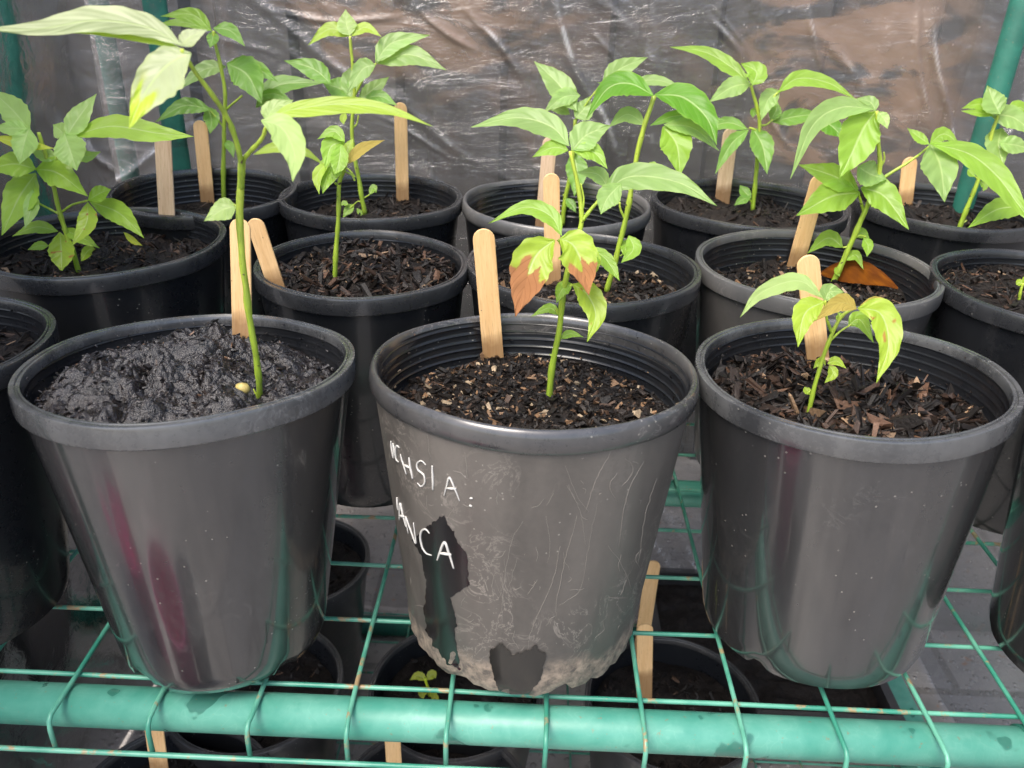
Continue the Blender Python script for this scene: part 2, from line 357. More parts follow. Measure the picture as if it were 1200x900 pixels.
# ------------------------------------------------------------------ soil
PAL=dict(bark=[((.007,.006,.005),.55),((.018,.012,.009),.22),((.045,.026,.017),.13),((.11,.06,.036),.07),((.26,.17,.10),.03)],
 fine=[((.007,.006,.005),.62),((.020,.014,.010),.18),((.06,.035,.022),.09),((.22,.13,.07),.075),((.38,.29,.19),.035)],
 mud=[((.007,.006,.006),.80),((.014,.011,.011),.17),((.035,.022,.015),.08),((.16,.09,.05),.025)],
 low=[((.006,.005,.004),.72),((.022,.015,.011),.21),((.08,.048,.03),.07)])
def chips(n,Rr,hfun,pal,lmin,lmax,asp,mw):
    ps=PAL[pal]; w=np.array([p[1] for p in ps]); w/=w.sum(); idx=rng.choice(len(ps),n,p=w)
    V=np.zeros((n,8,3)); C=np.ones((n,8,4))
    r=Rr*np.sqrt(rng.random(n)); a=rng.random(n)*2*PI
    cx=r*np.cos(a); cy=r*np.sin(a)
    for i in range(n):
        l=lmin+(lmax-lmin)*rng.random()**2.2; b=l/(asp[0]+(asp[1]-asp[0])*rng.random()); h=b*(.18+.35*rng.random())
        s=np.array([[-1,-1,-1],[1,-1,-1],[1,1,-1],[-1,1,-1],[-1,-1,1],[1,-1,1],[1,1,1],[-1,1,1]],float)
        s*=[l/2,b/2,h/2]; s*=1+(rng.random((8,3))-.5)*.9; s[:,1]+=(s[:,0]/l)**2*l*rng.normal(0,.35); s[:,2]+=s[:,0]*rng.normal(0,.12); s[[0,3,4,7],1]*=.25+.6*rng.random(); s[[1,2,5,6],1]*=.3+.7*rng.random()
        yaw=rng.random()*2*PI; pit=rng.normal(0,.42); rol=rng.normal(0,.5)
        R=np.array((Matrix.Rotation(yaw,3,'Z')@Matrix.Rotation(pit,3,'Y')@Matrix.Rotation(rol,3,'X')))
        V[i]=s@R.T+[cx[i],cy[i],hfun(cx[i],cy[i])+h*.3+abs(math.sin(pit))*l*.25]
        c=np.array(ps[idx[i]][0])*(.65+.7*rng.random()); C[i,:,:3]=c
    rv=np.hypot(V[...,0],V[...,1]); kf=np.minimum(1,Rr/np.maximum(rv,1e-6)); V[...,0]*=kf; V[...,1]*=kf
    fb=np.array([(3,2,1,0),(4,5,6,7),(0,1,5,4),(1,2,6,5),(2,3,7,6),(3,0,4,7)])
    Fc=(fb[None]+8*np.arange(n)[:,None,None]).reshape(-1,4)
    return V.reshape(-1,3),Fc,C.reshape(-1,4)
SOIL={}
def soil(key,depth,pal='bark',n=900,lm=(.003,.011),asp=(2,4.5),rough=.003,heap=None,label='',mud=False):
    P=POTS[key]; hs=P['H']-depth; Rr=P['rad'](min(hs,P['hb']))-P['th']-.0012; sd=(sum(map(ord,key))%17)*3.1
    def hf(x,y):
        rr=math.hypot(x,y)/Rr
        z=hs+rough*1.6*noise.noise(Vector((x*28+sd,y*28,sd)))+rough*noise.noise(Vector((x*75,y*75+sd,sd)))
        if heap: z+=heap(x,y,rr)
        if mud:
            q=Vector((x*33+sd,y*33,1.3)); q=q+Vector((noise.noise(q*1.1),noise.noise(q*1.1+Vector((9,0,0))),0))*.45
            def cl(u,e):
                d=noise.voronoi(u)[0]; return min(1,(d[1]-d[0])*e)**.6
            env=max(0,1-rr**8); hgt=.5+.5*noise.noise(q*.55+Vector((3,3,3)))
            z+=(.0130*cl(q,1.6)*(.35+hgt)+.0036*cl(q*2.6,1.8)+.0016*cl(q*6.5,2)+.0030*noise.noise(q*3.1)+.0009*noise.noise(q*16))*env-.004
        return z
    ng=170 if mud else (56 if key[0] in 'FM' else 36); na=420 if mud else 96
    V=[Vector((0,0,hf(0,0)))];Fc=[]
    for i in range(1,ng+1):
        for k in range(na):
            a=2*PI*k/na; x=Rr*i/ng*math.cos(a); y=Rr*i/ng*math.sin(a); V.append(Vector((x,y,hf(x,y))))
    for k in range(na): Fc.append((0,1+k,1+(k+1)%na))
    for i in range(ng-1):
        for k in range(na):
            k2=(k+1)%na; q=1+i*na; Fc.append((q+k,q+na+k,q+na+k2,q+k2))
    nv=len(V); CV,CF,CC=chips(n,Rr*.985,hf,pal,lm[0],lm[1],asp,None)
    if key[0] in 'FM':
        nc=90 if key[0]=='F' else 35; V2,F2_,C2=chips(nc,Rr,lambda x,y:0,pal,.0008,.0024,(1,2),None); V2=V2.reshape(nc,8,3)
        for i in range(nc):
            c_=V2[i].mean(0); a=rng.random()*2*PI; z=hs+(P['H']-.002-hs)*rng.random()**1.6; rw_=P['rad'](min(z,P['hb']))-P['th']-.0014
            if a>PI*1.0: a-=PI*rng.random()
            V2[i]+=np.array([rw_*math.cos(a),rw_*math.sin(a),z])-c_
        F2_=F2_+len(CV); CV=np.concatenate([CV,V2.reshape(-1,3)]); CF=np.concatenate([CF,F2_]); CC=np.concatenate([CC,C2])
    me=bpy.data.meshes.new('potting_soil'); allV=[tuple(v) for v in V]+[tuple(v) for v in CV]
    nf=len(Fc); allF=Fc+[tuple(int(i)+nv for i in f) for f in CF]
    me.from_pydata(allV,[],allF); me.materials.append(M['mud'] if mud else M['soil']); me.materials.append(M['chip_wet'] if mud else M['chip'])
    me.polygons.foreach_set('material_index',[0]*nf+[1]*(len(allF)-nf)); me.polygons.foreach_set('use_smooth',[True]*nf+[False]*(len(allF)-nf))
    at_=me.color_attributes.new('Col','FLOAT_COLOR','POINT'); cc=np.ones((len(allV),4),dtype=np.float32); cc[nv:]=CC; at_.data.foreach_set('color',cc.ravel())
    me.update(); o=bpy.data.objects.new('potting_soil',me); COL.objects.link(o)
    o.location=P['loc']; o.rotation_euler=P['rot']; tag(o,label,'soil',kind='stuff'); SOIL[key]=(hf,P['mw'])
def soilpt(key,px,py):
    hf,mw=SOIL[key]; z=POTS[key]['H']
    inv=mw.inverted(); o=inv@O; d=(inv.to_3x3()@ray(px,py)).normalized(); h=hf(0,0)
    for _ in range(8):
        t=(h-o.z)/d.z; p=o+d*t; h=hf(p.x,p.y)
    P=POTS[key]; rr=math.hypot(p.x,p.y); lim=.955*(P['rad'](h)-P['th'])
    if rr>lim:
        if abs(p.x)<lim*.92: p.y=math.copysign(math.sqrt(lim*lim-p.x*p.x),p.y)
        else: p.x*=lim/rr; p.y*=lim/rr
        h=hf(p.x,p.y)
    return mw@Vector((p.x,p.y,h))
soil('F1',.014,'mud',2600,(.0007,.0042),(1,2.6),.003,heap=lambda x,y,r:.006*(1-r*r)-.006*max(0,(x-.01)/.08)+.007*math.exp(-((x+.02)**2+(y-.02)**2)/.0016),label='black wet clumpy soil heaped in the front left pot',mud=True)
soil('F2',.031,'fine',5200,(.0014,.0062),(1,2.4),.004,heap=lambda x,y,r:.004*y/.08-.003*r*r,label='fine dark soil with tan bark crumbs in the scuffed pot')
soil('F3',.026,'bark',4200,(.002,.017),(2,8),.006,heap=lambda x,y,r:.006*(1-r*r)-.005*x/.08,label='coarse wet bark chips in the front right pot')
soil('F0',.022,'bark',900,label='dark bark soil in the pot at the left edge')
soil('F4',.022,'bark',200,label='dark soil in the pot at the right edge')
soil('M1',.022,'bark',1500,(.002,.009),rough=.005,label='dark crumbly soil in the left middle row pot')
soil('M2',.012,'bark',2200,(.003,.014),rough=.006,heap=lambda x,y,r:.004*(1-r*r)-.002*r**4,label='shredded bark filling the small middle row pot')
soil('M3',.028,'fine',2600,(.0018,.008),(1,2.6),.004,label='soil with pale crumbs in the pot behind the scuffed one')
soil('M4',.030,'fine',2200,(.002,.009),(1.3,3.5),.005,label='dark soil with tan bits in the greyish pot')
soil('M5',.014,'bark',1600,(.002,.010),rough=.004,label='chip covered soil in the pot at the right edge')
soil('B1',.034,'low',700,(.003,.009),label='dark soil in the leftmost back row pot')
soil('B2',.026,'low',900,(.003,.010),rough=.006,label='dark soil in the second back row pot')
soil('B3',.050,'low',700,(.003,.009),label='low soil deep inside the rolled rim pot')
soil('B4',.020,'low',700,(.003,.011),rough=.006,label='clumpy dark soil in the back row pot right of centre')
soil('B5',.024,'low',800,(.003,.010),rough=.006,heap=lambda x,y,r:.014*math.exp(-((x+.045)**2+(y-.01)**2)/.0012),label='soil heaped around the stick in the rightmost back row pot')
for k,lab in (('LA','soil in the farthest lower pot'),('LB','soil in the lower pot under the muddy pot'),('LC','soil in the lower pot with the yellow sprout'),('LD','soil in the lower pot with two sticks'),('LE','soil in the lower pot at the bottom left'),('LF','soil in the lower pot at the bottom centre')):
    soil(k,.030,'low',420,(.003,.010),label=lab)
# ------------------------------------------------------------------ wooden plant markers
GM='wooden craft stick plant markers pushed into the pots'
def stick(base,topx,topy,wid,label,lean=.0,m='wood',text=False,sink=.02,group=GM):
    # base: 3D point on the soil; the top lies on the ray through the stick's tip, leaning by `lean` metres in depth
    top=at(topx,topy,base.y+lean); ax=(top-base); Ls=ax.length; ax.normalize()
    side=Vector((1,.0,0)); side=(side-ax*side.dot(ax)).normalized(); nrm=ax.cross(side)
    w=wid/2; h=.0009; pts=[(-w,-sink),(w,-sink)]
    for k in range(11):
        a=PI*k/10; pts.append((w*math.cos(a),Ls-w+w*math.sin(a)))
    e=[(x*.93 if y>0 else x,y-(.0004 if y>Ls-w else 0)) for x,y in pts]
    V=[];Fc=[];n=len(pts)
    bow=lambda y:.0012*math.sin(y/Ls*PI)
    for hh,ps in ((-h,e),(-h*.6,pts),(h*.6,pts),(h,e)):
        for x,y in ps: V.append(Vector((x,hh+bow(y),y)))
    Fc.append(tuple(range(n))); Fc.append(tuple(reversed(range(3*n,4*n))))
    for L_ in range(3):
        for k in range(n):
            k2=(k+1)%n; Fc.append((L_*n+k,(L_+1)*n+k,(L_+1)*n+k2,L_*n+k2))
    o=obj('plant_marker',V,Fc,M[m],smooth=False)
    o.matrix_world=Matrix(((side.x,nrm.x,ax.x,base.x),(side.y,nrm.y,ax.y,base.y),(side.z,nrm.z,ax.z,base.z),(0,0,0,1)))
    tag(o,label,'plant marker',group); return o
def SK(key,bx,by,tx,ty,wpx,label,lean=0,m='wood',loc=None,sink=.02):
    dx=(bx-tx)/(by-ty)
    for k_ in range(30):
        b=soilpt(key,bx,by)
        q=b-at(bx,by,b.y)
        if q.length<.004: break
        by+=2; bx+=2*dx
    if loc: b=SOIL[key][1]@Vector((loc[0],loc[1],SOIL[key][0](*loc)))
    wid=wpx*(b-O).dot(fw)/F
    return stick(b,tx,ty,wid,label,lean,m,sink=sink)
SK('F1',285,402,281,256,23,'pale stick in the muddy front left pot, right behind its long stem',.01)
SK('M2',305,335,297,256,20,'stick at the left rim of the small bark filled pot',.0,loc=tuple((atz(306,331,.184)-Vector((-.1220,.5835,0))).xy*.85),sink=.004)
SK('F2',579,420,566,268,24,'orange brown stick in the scuffed front pot')
SK('F3',957,408,946,299,25,'short wide pale stick behind the smallest seedling','',) if False else SK('F3',957,408,946,299,25,'short wide pale stick behind the smallest seedling')
SK('M1',198,263,190,152,18.5,'weathered grey tipped stick in the left middle row pot',0,'wood_old')
SK('B1',246,232,234,141,16,'round topped stick in the leftmost back row pot')
SK('B2',472,234,469,120,14.5,'upright stick at the back of the second back row pot')
SK('B3',635,263,645,160,16,'stick in the rolled rim pot, mostly hidden by a nearer stick',0,'wood_old')
SK('M3',648,331,646,203,18.5,'upright stick in the glossy pot behind the scuffed one')
SK('M4',931,312,962,205,19,'stick leaning right in the greyish pot by the dead leaf')
SK('B4',846,236,857,150,17,'brownish stick in the back row pot right of centre',0,'wood_old')
SK('B5',1061,233,1067,184,17,'short pale stick in the rightmost back row pot')
GMl='wooden sticks in the lower pots'
stick(at(755,800,.60),756,731,.0155,'written on wooden stick in the lower pot, the nearer of a pair',group=GMl)
stick(at(752,752,.665),766,657,.0150,'leaning wooden stick in the lower pot, the farther of a pair',group=GMl)
stick(at(188,905,.43),178,838,.0145,'wooden stick below the rail at the bottom left',group=GMl)
stick(at(464,930,.50),459,850,.0140,'wooden stick tip below the rail under the scuffed pot',group=GMl)
stick(at(912,835,.80),912,806,.0150,'dark stick stub in the lower seed tray',group=GMl,m='wood_old')
# ------------------------------------------------------------------ seedlings
GREENS=dict(green=(.17,.36,.055),mid=(.25,.44,.045),pale=(.38,.53,.17),glauc=(.28,.44,.13),lime=(.35,.50,.04),yellow=(.50,.54,.05),dark=(.11,.30,.015),red=(.46,.36,.09),white=(.44,.50,.28))
PROF=[(0,.04),(.06,.25),(.14,.56),(.26,.87),(.38,1),(.5,.97),(.62,.82),(.74,.58),(.84,.34),(.92,.16),(1,.015)]
def prof(t):
    for (a,b),(c,d) in zip(PROF,PROF[1:]):
        if t<=c: 
            u=(t-a)/(c-a); return b+(d-b)*u
    return .01
class Plant:
    def __init__(s,key,bx,by,label,base=None):
        s.base=base if base is not None else soilpt(key,bx,by); s.Y=s.base.y
        s.e=empty('seedling',s.base,label,'seedling','young seedlings growing in the pots'); s.SV=[];s.SF=[];s.SC=[]
    def stem(s,pts,r0,r1,dY=0,dY1=None,c0=(.27,.40,.035),c1=(.42,.52,.06),n=None,seg=8):
        dY1=dY if dY1 is None else dY1; m=len(pts)
        P=[]
        for i,p in enumerate(pts):
            Y=s.Y+dY+(dY1-dY)*i/(m-1); P.append(at(p[0],p[1],Y))
        n=n or m*6; C=catmull(P,n)
        mp=(C[0]-O).dot(fw)/F; rs=[(r0+(r1-r0)*i/(n-1))*mp*.80*(1+.05*math.sin(i*1.3)+.16*math.exp(-((i%11)-5)**2/1.2)) for i in range(n)]
        if n>14: 
            C=[c+Vector((noise.noise(c*60)*.0006,noise.noise(c*60+Vector((5,0,0)))*.0006,0)) for c in C]
        k=len(s.SV); tube(C,rs,seg,s.SV,s.SF)
        for i in range(len(s.SV)-k):
            t=min(1,(i//seg)/(n-1)); s.SC.append([c0[j]+(c1[j]-c0[j])*t for j in range(3)]+[1])
    def done(s):
        obj('stem',s.SV,s.SF,M['stem'],s.e,off=s.base,cols=s.SC)
    def leaf(s,pts,hw,kind='green',dY=0,k=.75,fold=.22,tip=None,tipat=.55,spot=0,wave=1,label=None,hr=None):
        n=52 if tip is not None else 38; mcol=25 if tip is not None else 17; Y0=s.Y+dY; hr=hr or hw; hw*=1.08; hr*=1.08
        C=catmull([Vector((p[0],p[1],0)) for p in pts],n)
        mpp=Y0/F/ray(pts[0][0],pts[0][1]).y*1.0
        py0=pts[0][1]; V=[];UV=[];CL=[]
        base=np.array(GREENS[kind] if isinstance(kind,str) else kind)*(1+.10*(rng.random()-.5)); sd=rng.random()*50
        tw=(rng.random()-.5)*.5
        for i in range(n):
            t=i/(n-1); tg=(C[min(i+1,n-1)]-C[max(i-1,0)]).normalized(); nr=Vector((-tg.y,tg.x,0))
            for j in range(mcol):
                v=-1+2*j/(mcol-1); w=(hw if v<0 else hr)*prof(t)
                w*=1+.07*wave*noise.noise(Vector((t*7+sd,2.0 if v<0 else 9.,0)))+ .035*math.sin(t*46+sd+v*3)*(abs(v)>.95)
                q=C[i]+nr*v*w
                ruff=wave*.10*noise.noise(Vector((t*6+sd,v*1.3,3)))*hw*abs(v)+.06*hw*math.sin(t*30-abs(v)*5)*abs(v)*(1-abs(v)*.5)
                dz=k*(py0-q.y)*mpp + (-fold*abs(v)*w + ruff*1.2 + tw*v*w*.5)*mpp
                V.append(at(q.x,q.y,Y0+dz)); UV.append((t,.5+.5*v))
                c=base.copy()
                if abs(v)>.9 : c=c*.8+np.array([.45,.55,.1])*.2
                if tip is not None:
                    e=tipat+.16*noise.noise(Vector((v*2.2+sd,t*3,1)))*2+.05*noise.noise(Vector((v*9+sd,t*12,5)))
                    f=min(1,max(0,(t-e)/.02)); g=min(1,max(0,(t-e+.12)/.12))
                    c=c*(1-.5*g)+np.array((.45,.50,.05))*.5*g; c=c*(1-f)+np.array(tip)*f
                if spot and noise.noise(Vector((t*spot+sd,v*2,7)))>.48: c=np.array((.45,.25,.07))
                CL.append([*c,1])
        Fc=[(i*mcol+j,i*mcol+j+1,(i+1)*mcol+j+1,(i+1)*mcol+j) for i in range(n-1) for j in range(mcol-1)]
        o=obj('leaf',V,Fc,M['leaf'],s.e,off=s.base,cols=CL,uvs=UV)
        if label: o['label']=label
        return o
BR=(.47,.22,.10)
# front left: tall plant
p=Plant('F1',305,470,'tall seedling in the muddy pot with a long leaf reaching off to the upper left')
p.stem([(305,474),(301,425),(292,370),(285,310),(281,250),(283,192)],4.6,4.6,0,-.02)
p.stem([(282,222),(283,195),(275,160),(262,132),(247,108),(228,84),(214,58)],4.5,2.4,-.018,-.05)
p.stem([(282,205),(285,188),(294,176),(307,162),(313,148)],3.8,2.4,-.02,-.03)
p.stem([(281,243),(274,240)],2,1.6,-.015)
p.stem([(302,466),(297,456)],1.5,1,.0)
p.leaf([(214,54),(172,32),(110,24),(45,34),(-25,34)],13,'white',-.05,k=.3,fold=-.1,hr=17,label='long leaf painted pale with glare reaching out of the left side of the picture')  # glare on the glossy leaf is put into its whitish colour
p.leaf([(214,58),(170,44),(110,36),(60,38)],6,'lime',-.048,k=.5)
p.leaf([(224,62),(196,76),(170,108),(151,151)],30,'white',-.05,k=.9,hr=22,tip=(.45,.6,.04),tipat=.72)
p.leaf([(212,54),(222,44),(243,35)],10,'white',-.045)
p.leaf([(318,137),(345,128),(400,122),(455,128),(507,148)],9,'lime',-.03,k=.9,hr=11)
p.leaf([(306,141),(330,150),(345,180),(343,213)],17,'pale',-.035,k=.9)
p.leaf([(312,142),(320,128),(344,117)],11,'pale',-.02)
p.leaf([(297,181),(325,172),(355,177),(381,194)],6.5,'lime',-.02)
p.leaf([(277,241),(261,246),(239,259)],12.5,'pale',-.015)
p.done()
_c=soilpt('F1',285,463); V,Fc=lathe([(.0001,-.0035),(.0022,-.0022),(.0032,0),(.0024,.0026),(.0001,.0036)],16); V=[_c+Vector((v.x*1.3,v.y,v.z+.001)) for v in V]
tag(obj('seed_husk',V,Fc,simple('seed_husk',(.42,.33,.10),.5)),'small pale yellowish seed husk on the mud beside the tall stem','seed')
# middle left
p=Plant('M1',92,318,'bushy seedling in the left middle row pot with many overlapping leaves')
p.stem([(93,320),(82,285),(74,262),(66,235),(60,205),(52,178),(45,155)],3.8,2.4)
p.stem([(73,248),(85,240),(103,235)],1.6,1.4); p.stem([(68,250),(54,243),(40,235)],1.6,1.3)
p.stem([(62,195),(70,180),(78,160)],2.2,1.6); p.stem([(60,205),(50,200),(42,198)],1.6,1.4); p.stem([(68,192),(80,172)],1.4,1.2)
for a in [([(35,152),(14,128),(-12,104)],15,'glauc'),([(33,150),(15,150),(-10,150)],9,'glauc'),([(34,150),(28,170),(23,193)],15,'glauc'),([(-8,160),(30,169),(64,174)],6.5,'yellow'),([(78,160),(92,138),(113,110)],13,'glauc'),
  ([(84,160),(130,148),(185,156),(227,160)],13,'mid'),([(75,155),(83,178),(90,200)],18,'glauc'),([(78,160),(70,152),(62,146)],10,'glauc'),([(85,172),(100,183),(118,178)],7,'glauc'),([(68,184),(50,180),(32,168)],8,'glauc'),
  ([(42,198),(68,203),(103,230)],16,'mid'),([(42,198),(15,192),(-18,200)],14,'mid'),([(42,203),(22,232),(2,276)],19,'mid'),([(38,222),(36,245),(29,268)],9,'glauc'),
  ([(103,235),(118,226),(130,222)],9,'mid'),([(105,236),(140,250),(169,279)],12,'mid'),([(103,237),(101,262),(84,288)],11,'lime'),([(68,271),(42,266),(14,277)],7,'mid'),([(70,272),(72,298),(72,319)],14.5,'lime'),
  ([(72,268),(95,278),(117,291)],7,'mid'),([(57,288),(45,288),(32,293)],5,'mid'),([(95,306),(104,293),(112,292)],6,'lime'),([(145,272),(156,282),(167,288)],3.5,'yellow')]:
    p.leaf(a[0],a[1],{'glauc':(.34,.52,.14),'mid':(.31,.50,.05)}.get(a[2],a[2]),dY=(rng.random()-.5)*.02,spot=(9 if a[2]=='lime' else 0))
p.done()
# back left
p=Plant('B1',262,234,'slender seedling in the leftmost back row pot, behind the tall front one')
p.stem([(262,236),(262,190),(263,150),(264,110),(258,75),(252,52),(250,36)],3.4,2)
p.stem([(264,130),(272,122),(284,112)],1.6,1.3); p.stem([(263,150),(255,140),(246,130)],1.4,1.2)
for a in [([(248,36),(225,17),(188,19)],8,'mid'),([(247,36),(215,26),(179,30)],5,'mid'),([(250,33),(270,36),(287,54)],8,'green'),([(250,36),(249,46),(246,56)],7,'green'),([(265,78),(238,82),(207,106)],9,'glauc'),
 ([(266,74),(290,88),(307,122)],18,'green'),([(272,76),(300,80),(326,96)],9,'green'),([(300,126),(326,100),(380,97)],11,'green'),([(300,113),(322,110),(343,119)],6,'green'),([(247,128),(215,124),(182,143)],9,'green'),([(242,125),(248,140),(246,157)],9,'green'),([(262,165),(270,172),(274,185)],5,'green')]:
    p.leaf(a[0],a[1],a[2],dY=(rng.random()-.5)*.02)
p.done()
# back second
p=Plant('B2',427,251,'tall seedling topped by three small leaves in the second back row pot')
p.stem([(428,252),(421,215),(415,180),(412,150),(415,112),(413,75),(410,42)],3.4,1.8)
p.stem([(414,115),(425,95),(441,74)],1.5,1.3); p.stem([(413,150),(418,145),(420,135)],1.2,1); p.stem([(416,208),(410,200),(405,196)],1.3,1)
p.stem([(426,240),(420,236),(410,244)],1,.8); p.stem([(427,232),(433,228)],1,.8)
for a in [([(410,42),(406,28),(405,11)],11,'pale'),([(410,42),(386,34),(361,53)],8,'lime'),([(412,42),(428,32),(447,43)],6,'lime'),([(440,73),(460,50),(504,41)],11,'glauc'),([(442,74),(480,64),(523,82)],12,'glauc'),
 ([(440,76),(424,82),(407,110)],11,'glauc'),([(410,116),(412,92),(426,74)],11,'glauc'),([(420,118),(438,104),(456,90)],9,'glauc'),([(388,98),(366,80),(333,71)],11,'green'),([(412,112),(396,103),(379,98)],13,'green'),([(428,115),(446,113),(466,124)],7,'green'),
 ([(405,132),(402,139),(403,146)],4,'lime'),([(415,240),(408,246),(402,255)],5,'mid'),([(408,240),(403,238),(400,241)],3,'mid'),([(433,228),(438,220),(441,226)],4,'mid'),([(418,244),(423,250),(425,248)],3,'mid')]:
    p.leaf(a[0],a[1],a[2],dY=(rng.random()-.5)*.02)
p.done()
# middle second
p=Plant('M2',393,327,'thin stemmed seedling with one reddish new leaf in the small bark filled pot')
p.stem([(392,329),(394,290),(397,250),(397,217),(403,190)],3.6,2.6); p.stem([(396,217),(392,214)],2,1.6); p.stem([(398,215),(407,192)],1.8,1.2)
p.stem([(402,200),(412,205),(416,212)],1.4,1.2)
for a in [([(402,178),(386,200),(378,227)],13,'mid'),([(386,188),(372,205),(374,228)],6,'lime'),([(404,166),(391,154),(372,163)],7,'mid'),([(404,166),(388,172),(381,197)],12,'mid'),([(405,193),(424,174),(451,164)],6.5,'red'),([(404,188),(408,173),(414,162)],6,'lime'),([(400,168),(397,190),(392,205)],10,'mid')]:
    p.leaf(a[0],a[1],a[2],dY=(rng.random()-.5)*.015)
p.done()
# scuffed pot plant
p=Plant('F2',643,466,'seedling in the scuffed pot with two leaves browned at their tips')
p.stem([(643,469),(648,425),(657,375),(664,322),(676,280),(681,255),(677,215),(668,177)],4.8,2.4,0,.0)
p.stem([(682,258),(692,246),(704,233)],3,2.2); p.stem([(679,255),(684,235),(681,215)],2,1)
p.stem([(664,300),(658,288),(654,281)],2.4,2); p.stem([(663,342),(667,336),(671,333)],2,1.6); p.stem([(656,372),(651,362)],1.6,1.3); p.stem([(652,404),(657,398)],1.4,1.1)
p.stem([(648,418),(644,415)],1.5,.8); p.stem([(645,468),(641,470)],3,1.5,c0=(.5,.55,.1),c1=(.6,.6,.2))
p.leaf([(658,276),(645,253),(614,243),(572,262)],10,'mid',-.01)
p.leaf([(650,281),(628,300),(615,335),(604,371)],23,'lime',-.015,k=.6,tip=BR,tipat=.46,label='yellow green leaf with a large brown dead tip')
p.leaf([(656,279),(672,288),(684,315),(690,346)],21,'lime',-.012,k=.6,tip=BR,tipat=.58,label='leaf with a brown dead tip, right of the larger browned one')
p.leaf([(688,290),(697,305),(695,326)],7,'lime',.0,tip=BR,tipat=.7)
p.leaf([(688,290),(706,300),(718,315),(726,329)],8,'mid',.0)
p.leaf([(671,333),(688,345),(698,370),(688,401)],15,'lime',-.01,hr=13,spot=5)
p.leaf([(671,333),(659,339),(652,355)],8,'mid')
p.leaf([(655,369),(643,361),(622,371)],5.5,'mid'); p.leaf([(657,397),(668,391),(684,395)],4.5,'mid')
p.leaf([(667,171),(645,148),(605,138),(552,149)],14,'glauc',0,k=.8,label='broad pale leaf pointing left above the scuffed pot')
p.leaf([(670,176),(688,158),(716,147)],16,'glauc'); p.leaf([(666,176),(647,173),(624,184)],9,'mid'); p.leaf([(671,176),(695,178),(712,198)],10,'mid')
p.leaf([(706,230),(738,207),(795,214),(840,241)],15,'glauc',-.01,k=.9); p.leaf([(728,215),(712,232),(704,251)],13,'glauc',-.01); p.leaf([(712,219),(700,204),(676,202)],9,'glauc')
p.done()
# middle third
p=Plant('M3',711,342,'seedling with large translucent drooping leaves in the pot behind the scuffed one')
p.stem([(711,343),(722,300),(735,250),(742,205),(753,155),(767,112)],4.2,3); p.stem([(732,256),(727,245),(726,237)],1.8,1.4); p.stem([(726,300),(732,295),(736,280)],1.3,1)
for a in [([(766,112),(738,98),(712,104),(687,139)],14,'dark'),([(764,110),(730,98),(700,97)],6,'dark'),([(767,111),(800,114),(828,138),(840,170)],17,'dark'),([(762,147),(790,136),(825,137),(853,142)],6.5,'green'),([(777,148),(793,170),(797,207)],18,'mid'),
 ([(778,146),(812,150),(843,177)],9,'glauc'),([(756,146),(735,134),(713,149)],9,'glauc'),([(758,200),(766,196),(773,204)],6,'mid'),([(737,276),(742,292),(728,308)],9,'mid'),([(736,280),(733,290),(733,303)],6,'mid')]:
    p.leaf(a[0],a[1],a[2],dY=(rng.random()-.5)*.012,k=.9,spot=(0))
p.done()
p=Plant('B3',658,262,'seedling in the rolled rim pot, mostly behind nearer leaves')
p.stem([(659,264),(662,235),(668,205),(673,170),(674,140)],3.4,2.4); p.stem([(674,142),(690,118),(706,97)],1.6,1.2); p.stem([(664,235),(660,228)],1.2,1)
p.stem([(667,212),(671,200)],1.4,1.2)
for a in [([(676,130),(654,98),(626,72)],14,'glauc'),([(680,112),(660,114),(637,132)],10,'glauc'),([(674,138),(684,128),(691,113)],12,'glauc'),([(706,97),(728,80),(759,67)],11,'glauc'),([(735,98),(770,94),(804,106)],6,'glauc'),([(706,97),(722,98),(738,103)],7,'glauc'),([(672,178),(676,202),(673,230)],12,'green'),([(663,232),(670,240),(675,249)],5,'green'),([(668,134),(655,127),(641,127)],6,'glauc')]:
    p.leaf(a[0],a[1],a[2],dY=(rng.random()-.5)*.02)
p.done()
p=Plant('B4',882,245,'leafy seedling in the back row pot right of the rolled rim pot')
p.stem([(882,247),(885,215),(888,180),(890,147),(886,122),(880,100)],3.4,2); p.stem([(889,160),(884,152),(878,150)],1.8,1.4); p.stem([(890,147),(898,146),(906,140)],1.6,1.2); p.stem([(889,130),(900,120),(912,108)],1.5,1.2)
p.stem([(882,240),(878,232)],1.4,1)
for a in [([(878,97),(856,78),(826,61),(785,55)],9,'mid'),([(880,98),(858,102),(830,120)],11,'glauc'),([(882,100),(886,84),(868,74)],12,'mid'),([(912,108),(935,92),(970,97),(1004,117)],9,'mid'),([(914,106),(900,117),(892,141)],10,'glauc'),
 ([(905,143),(935,136),(966,134)],9,'green'),([(955,135),(975,148),(988,162)],11,'dark'),([(876,151),(850,144),(815,158)],7,'green'),([(877,152),(856,170),(838,204)],8,'green'),([(882,150),(894,172),(899,204)],13,'green'),([(880,232),(872,224),(867,217)],6,'green'),([(880,231),(870,234),(860,241)],5,'green'),([(903,141),(909,130),(911,119)],7,'green'),([(886,126),(883,132),(882,138)],4,'green')]:
    p.leaf(a[0],a[1],a[2],dY=(rng.random()-.5)*.02)
p.done()
p=Plant('M4',974,336,'large seedling with fanned drooping leaves in the greyish pot')
p.stem([(974,338),(985,312),(998,284),(1012,252),(1019,235),(1029,212),(1031,185),(1029,155),(1027,130)],4.4,2.4); p.stem([(1029,213),(1045,202),(1060,193),(1076,182)],2.4,1.8); p.stem([(1012,248),(1009,236),(1006,226)],2,1.8)
p.stem([(999,284),(993,289),(988,290)],1.6,1.2); p.stem([(1001,280),(1008,276),(1015,278)],1.4,1); p.stem([(1076,182),(1088,172)],1.6,1.4); p.stem([(1032,195),(1036,187),(1036,178)],2,1)
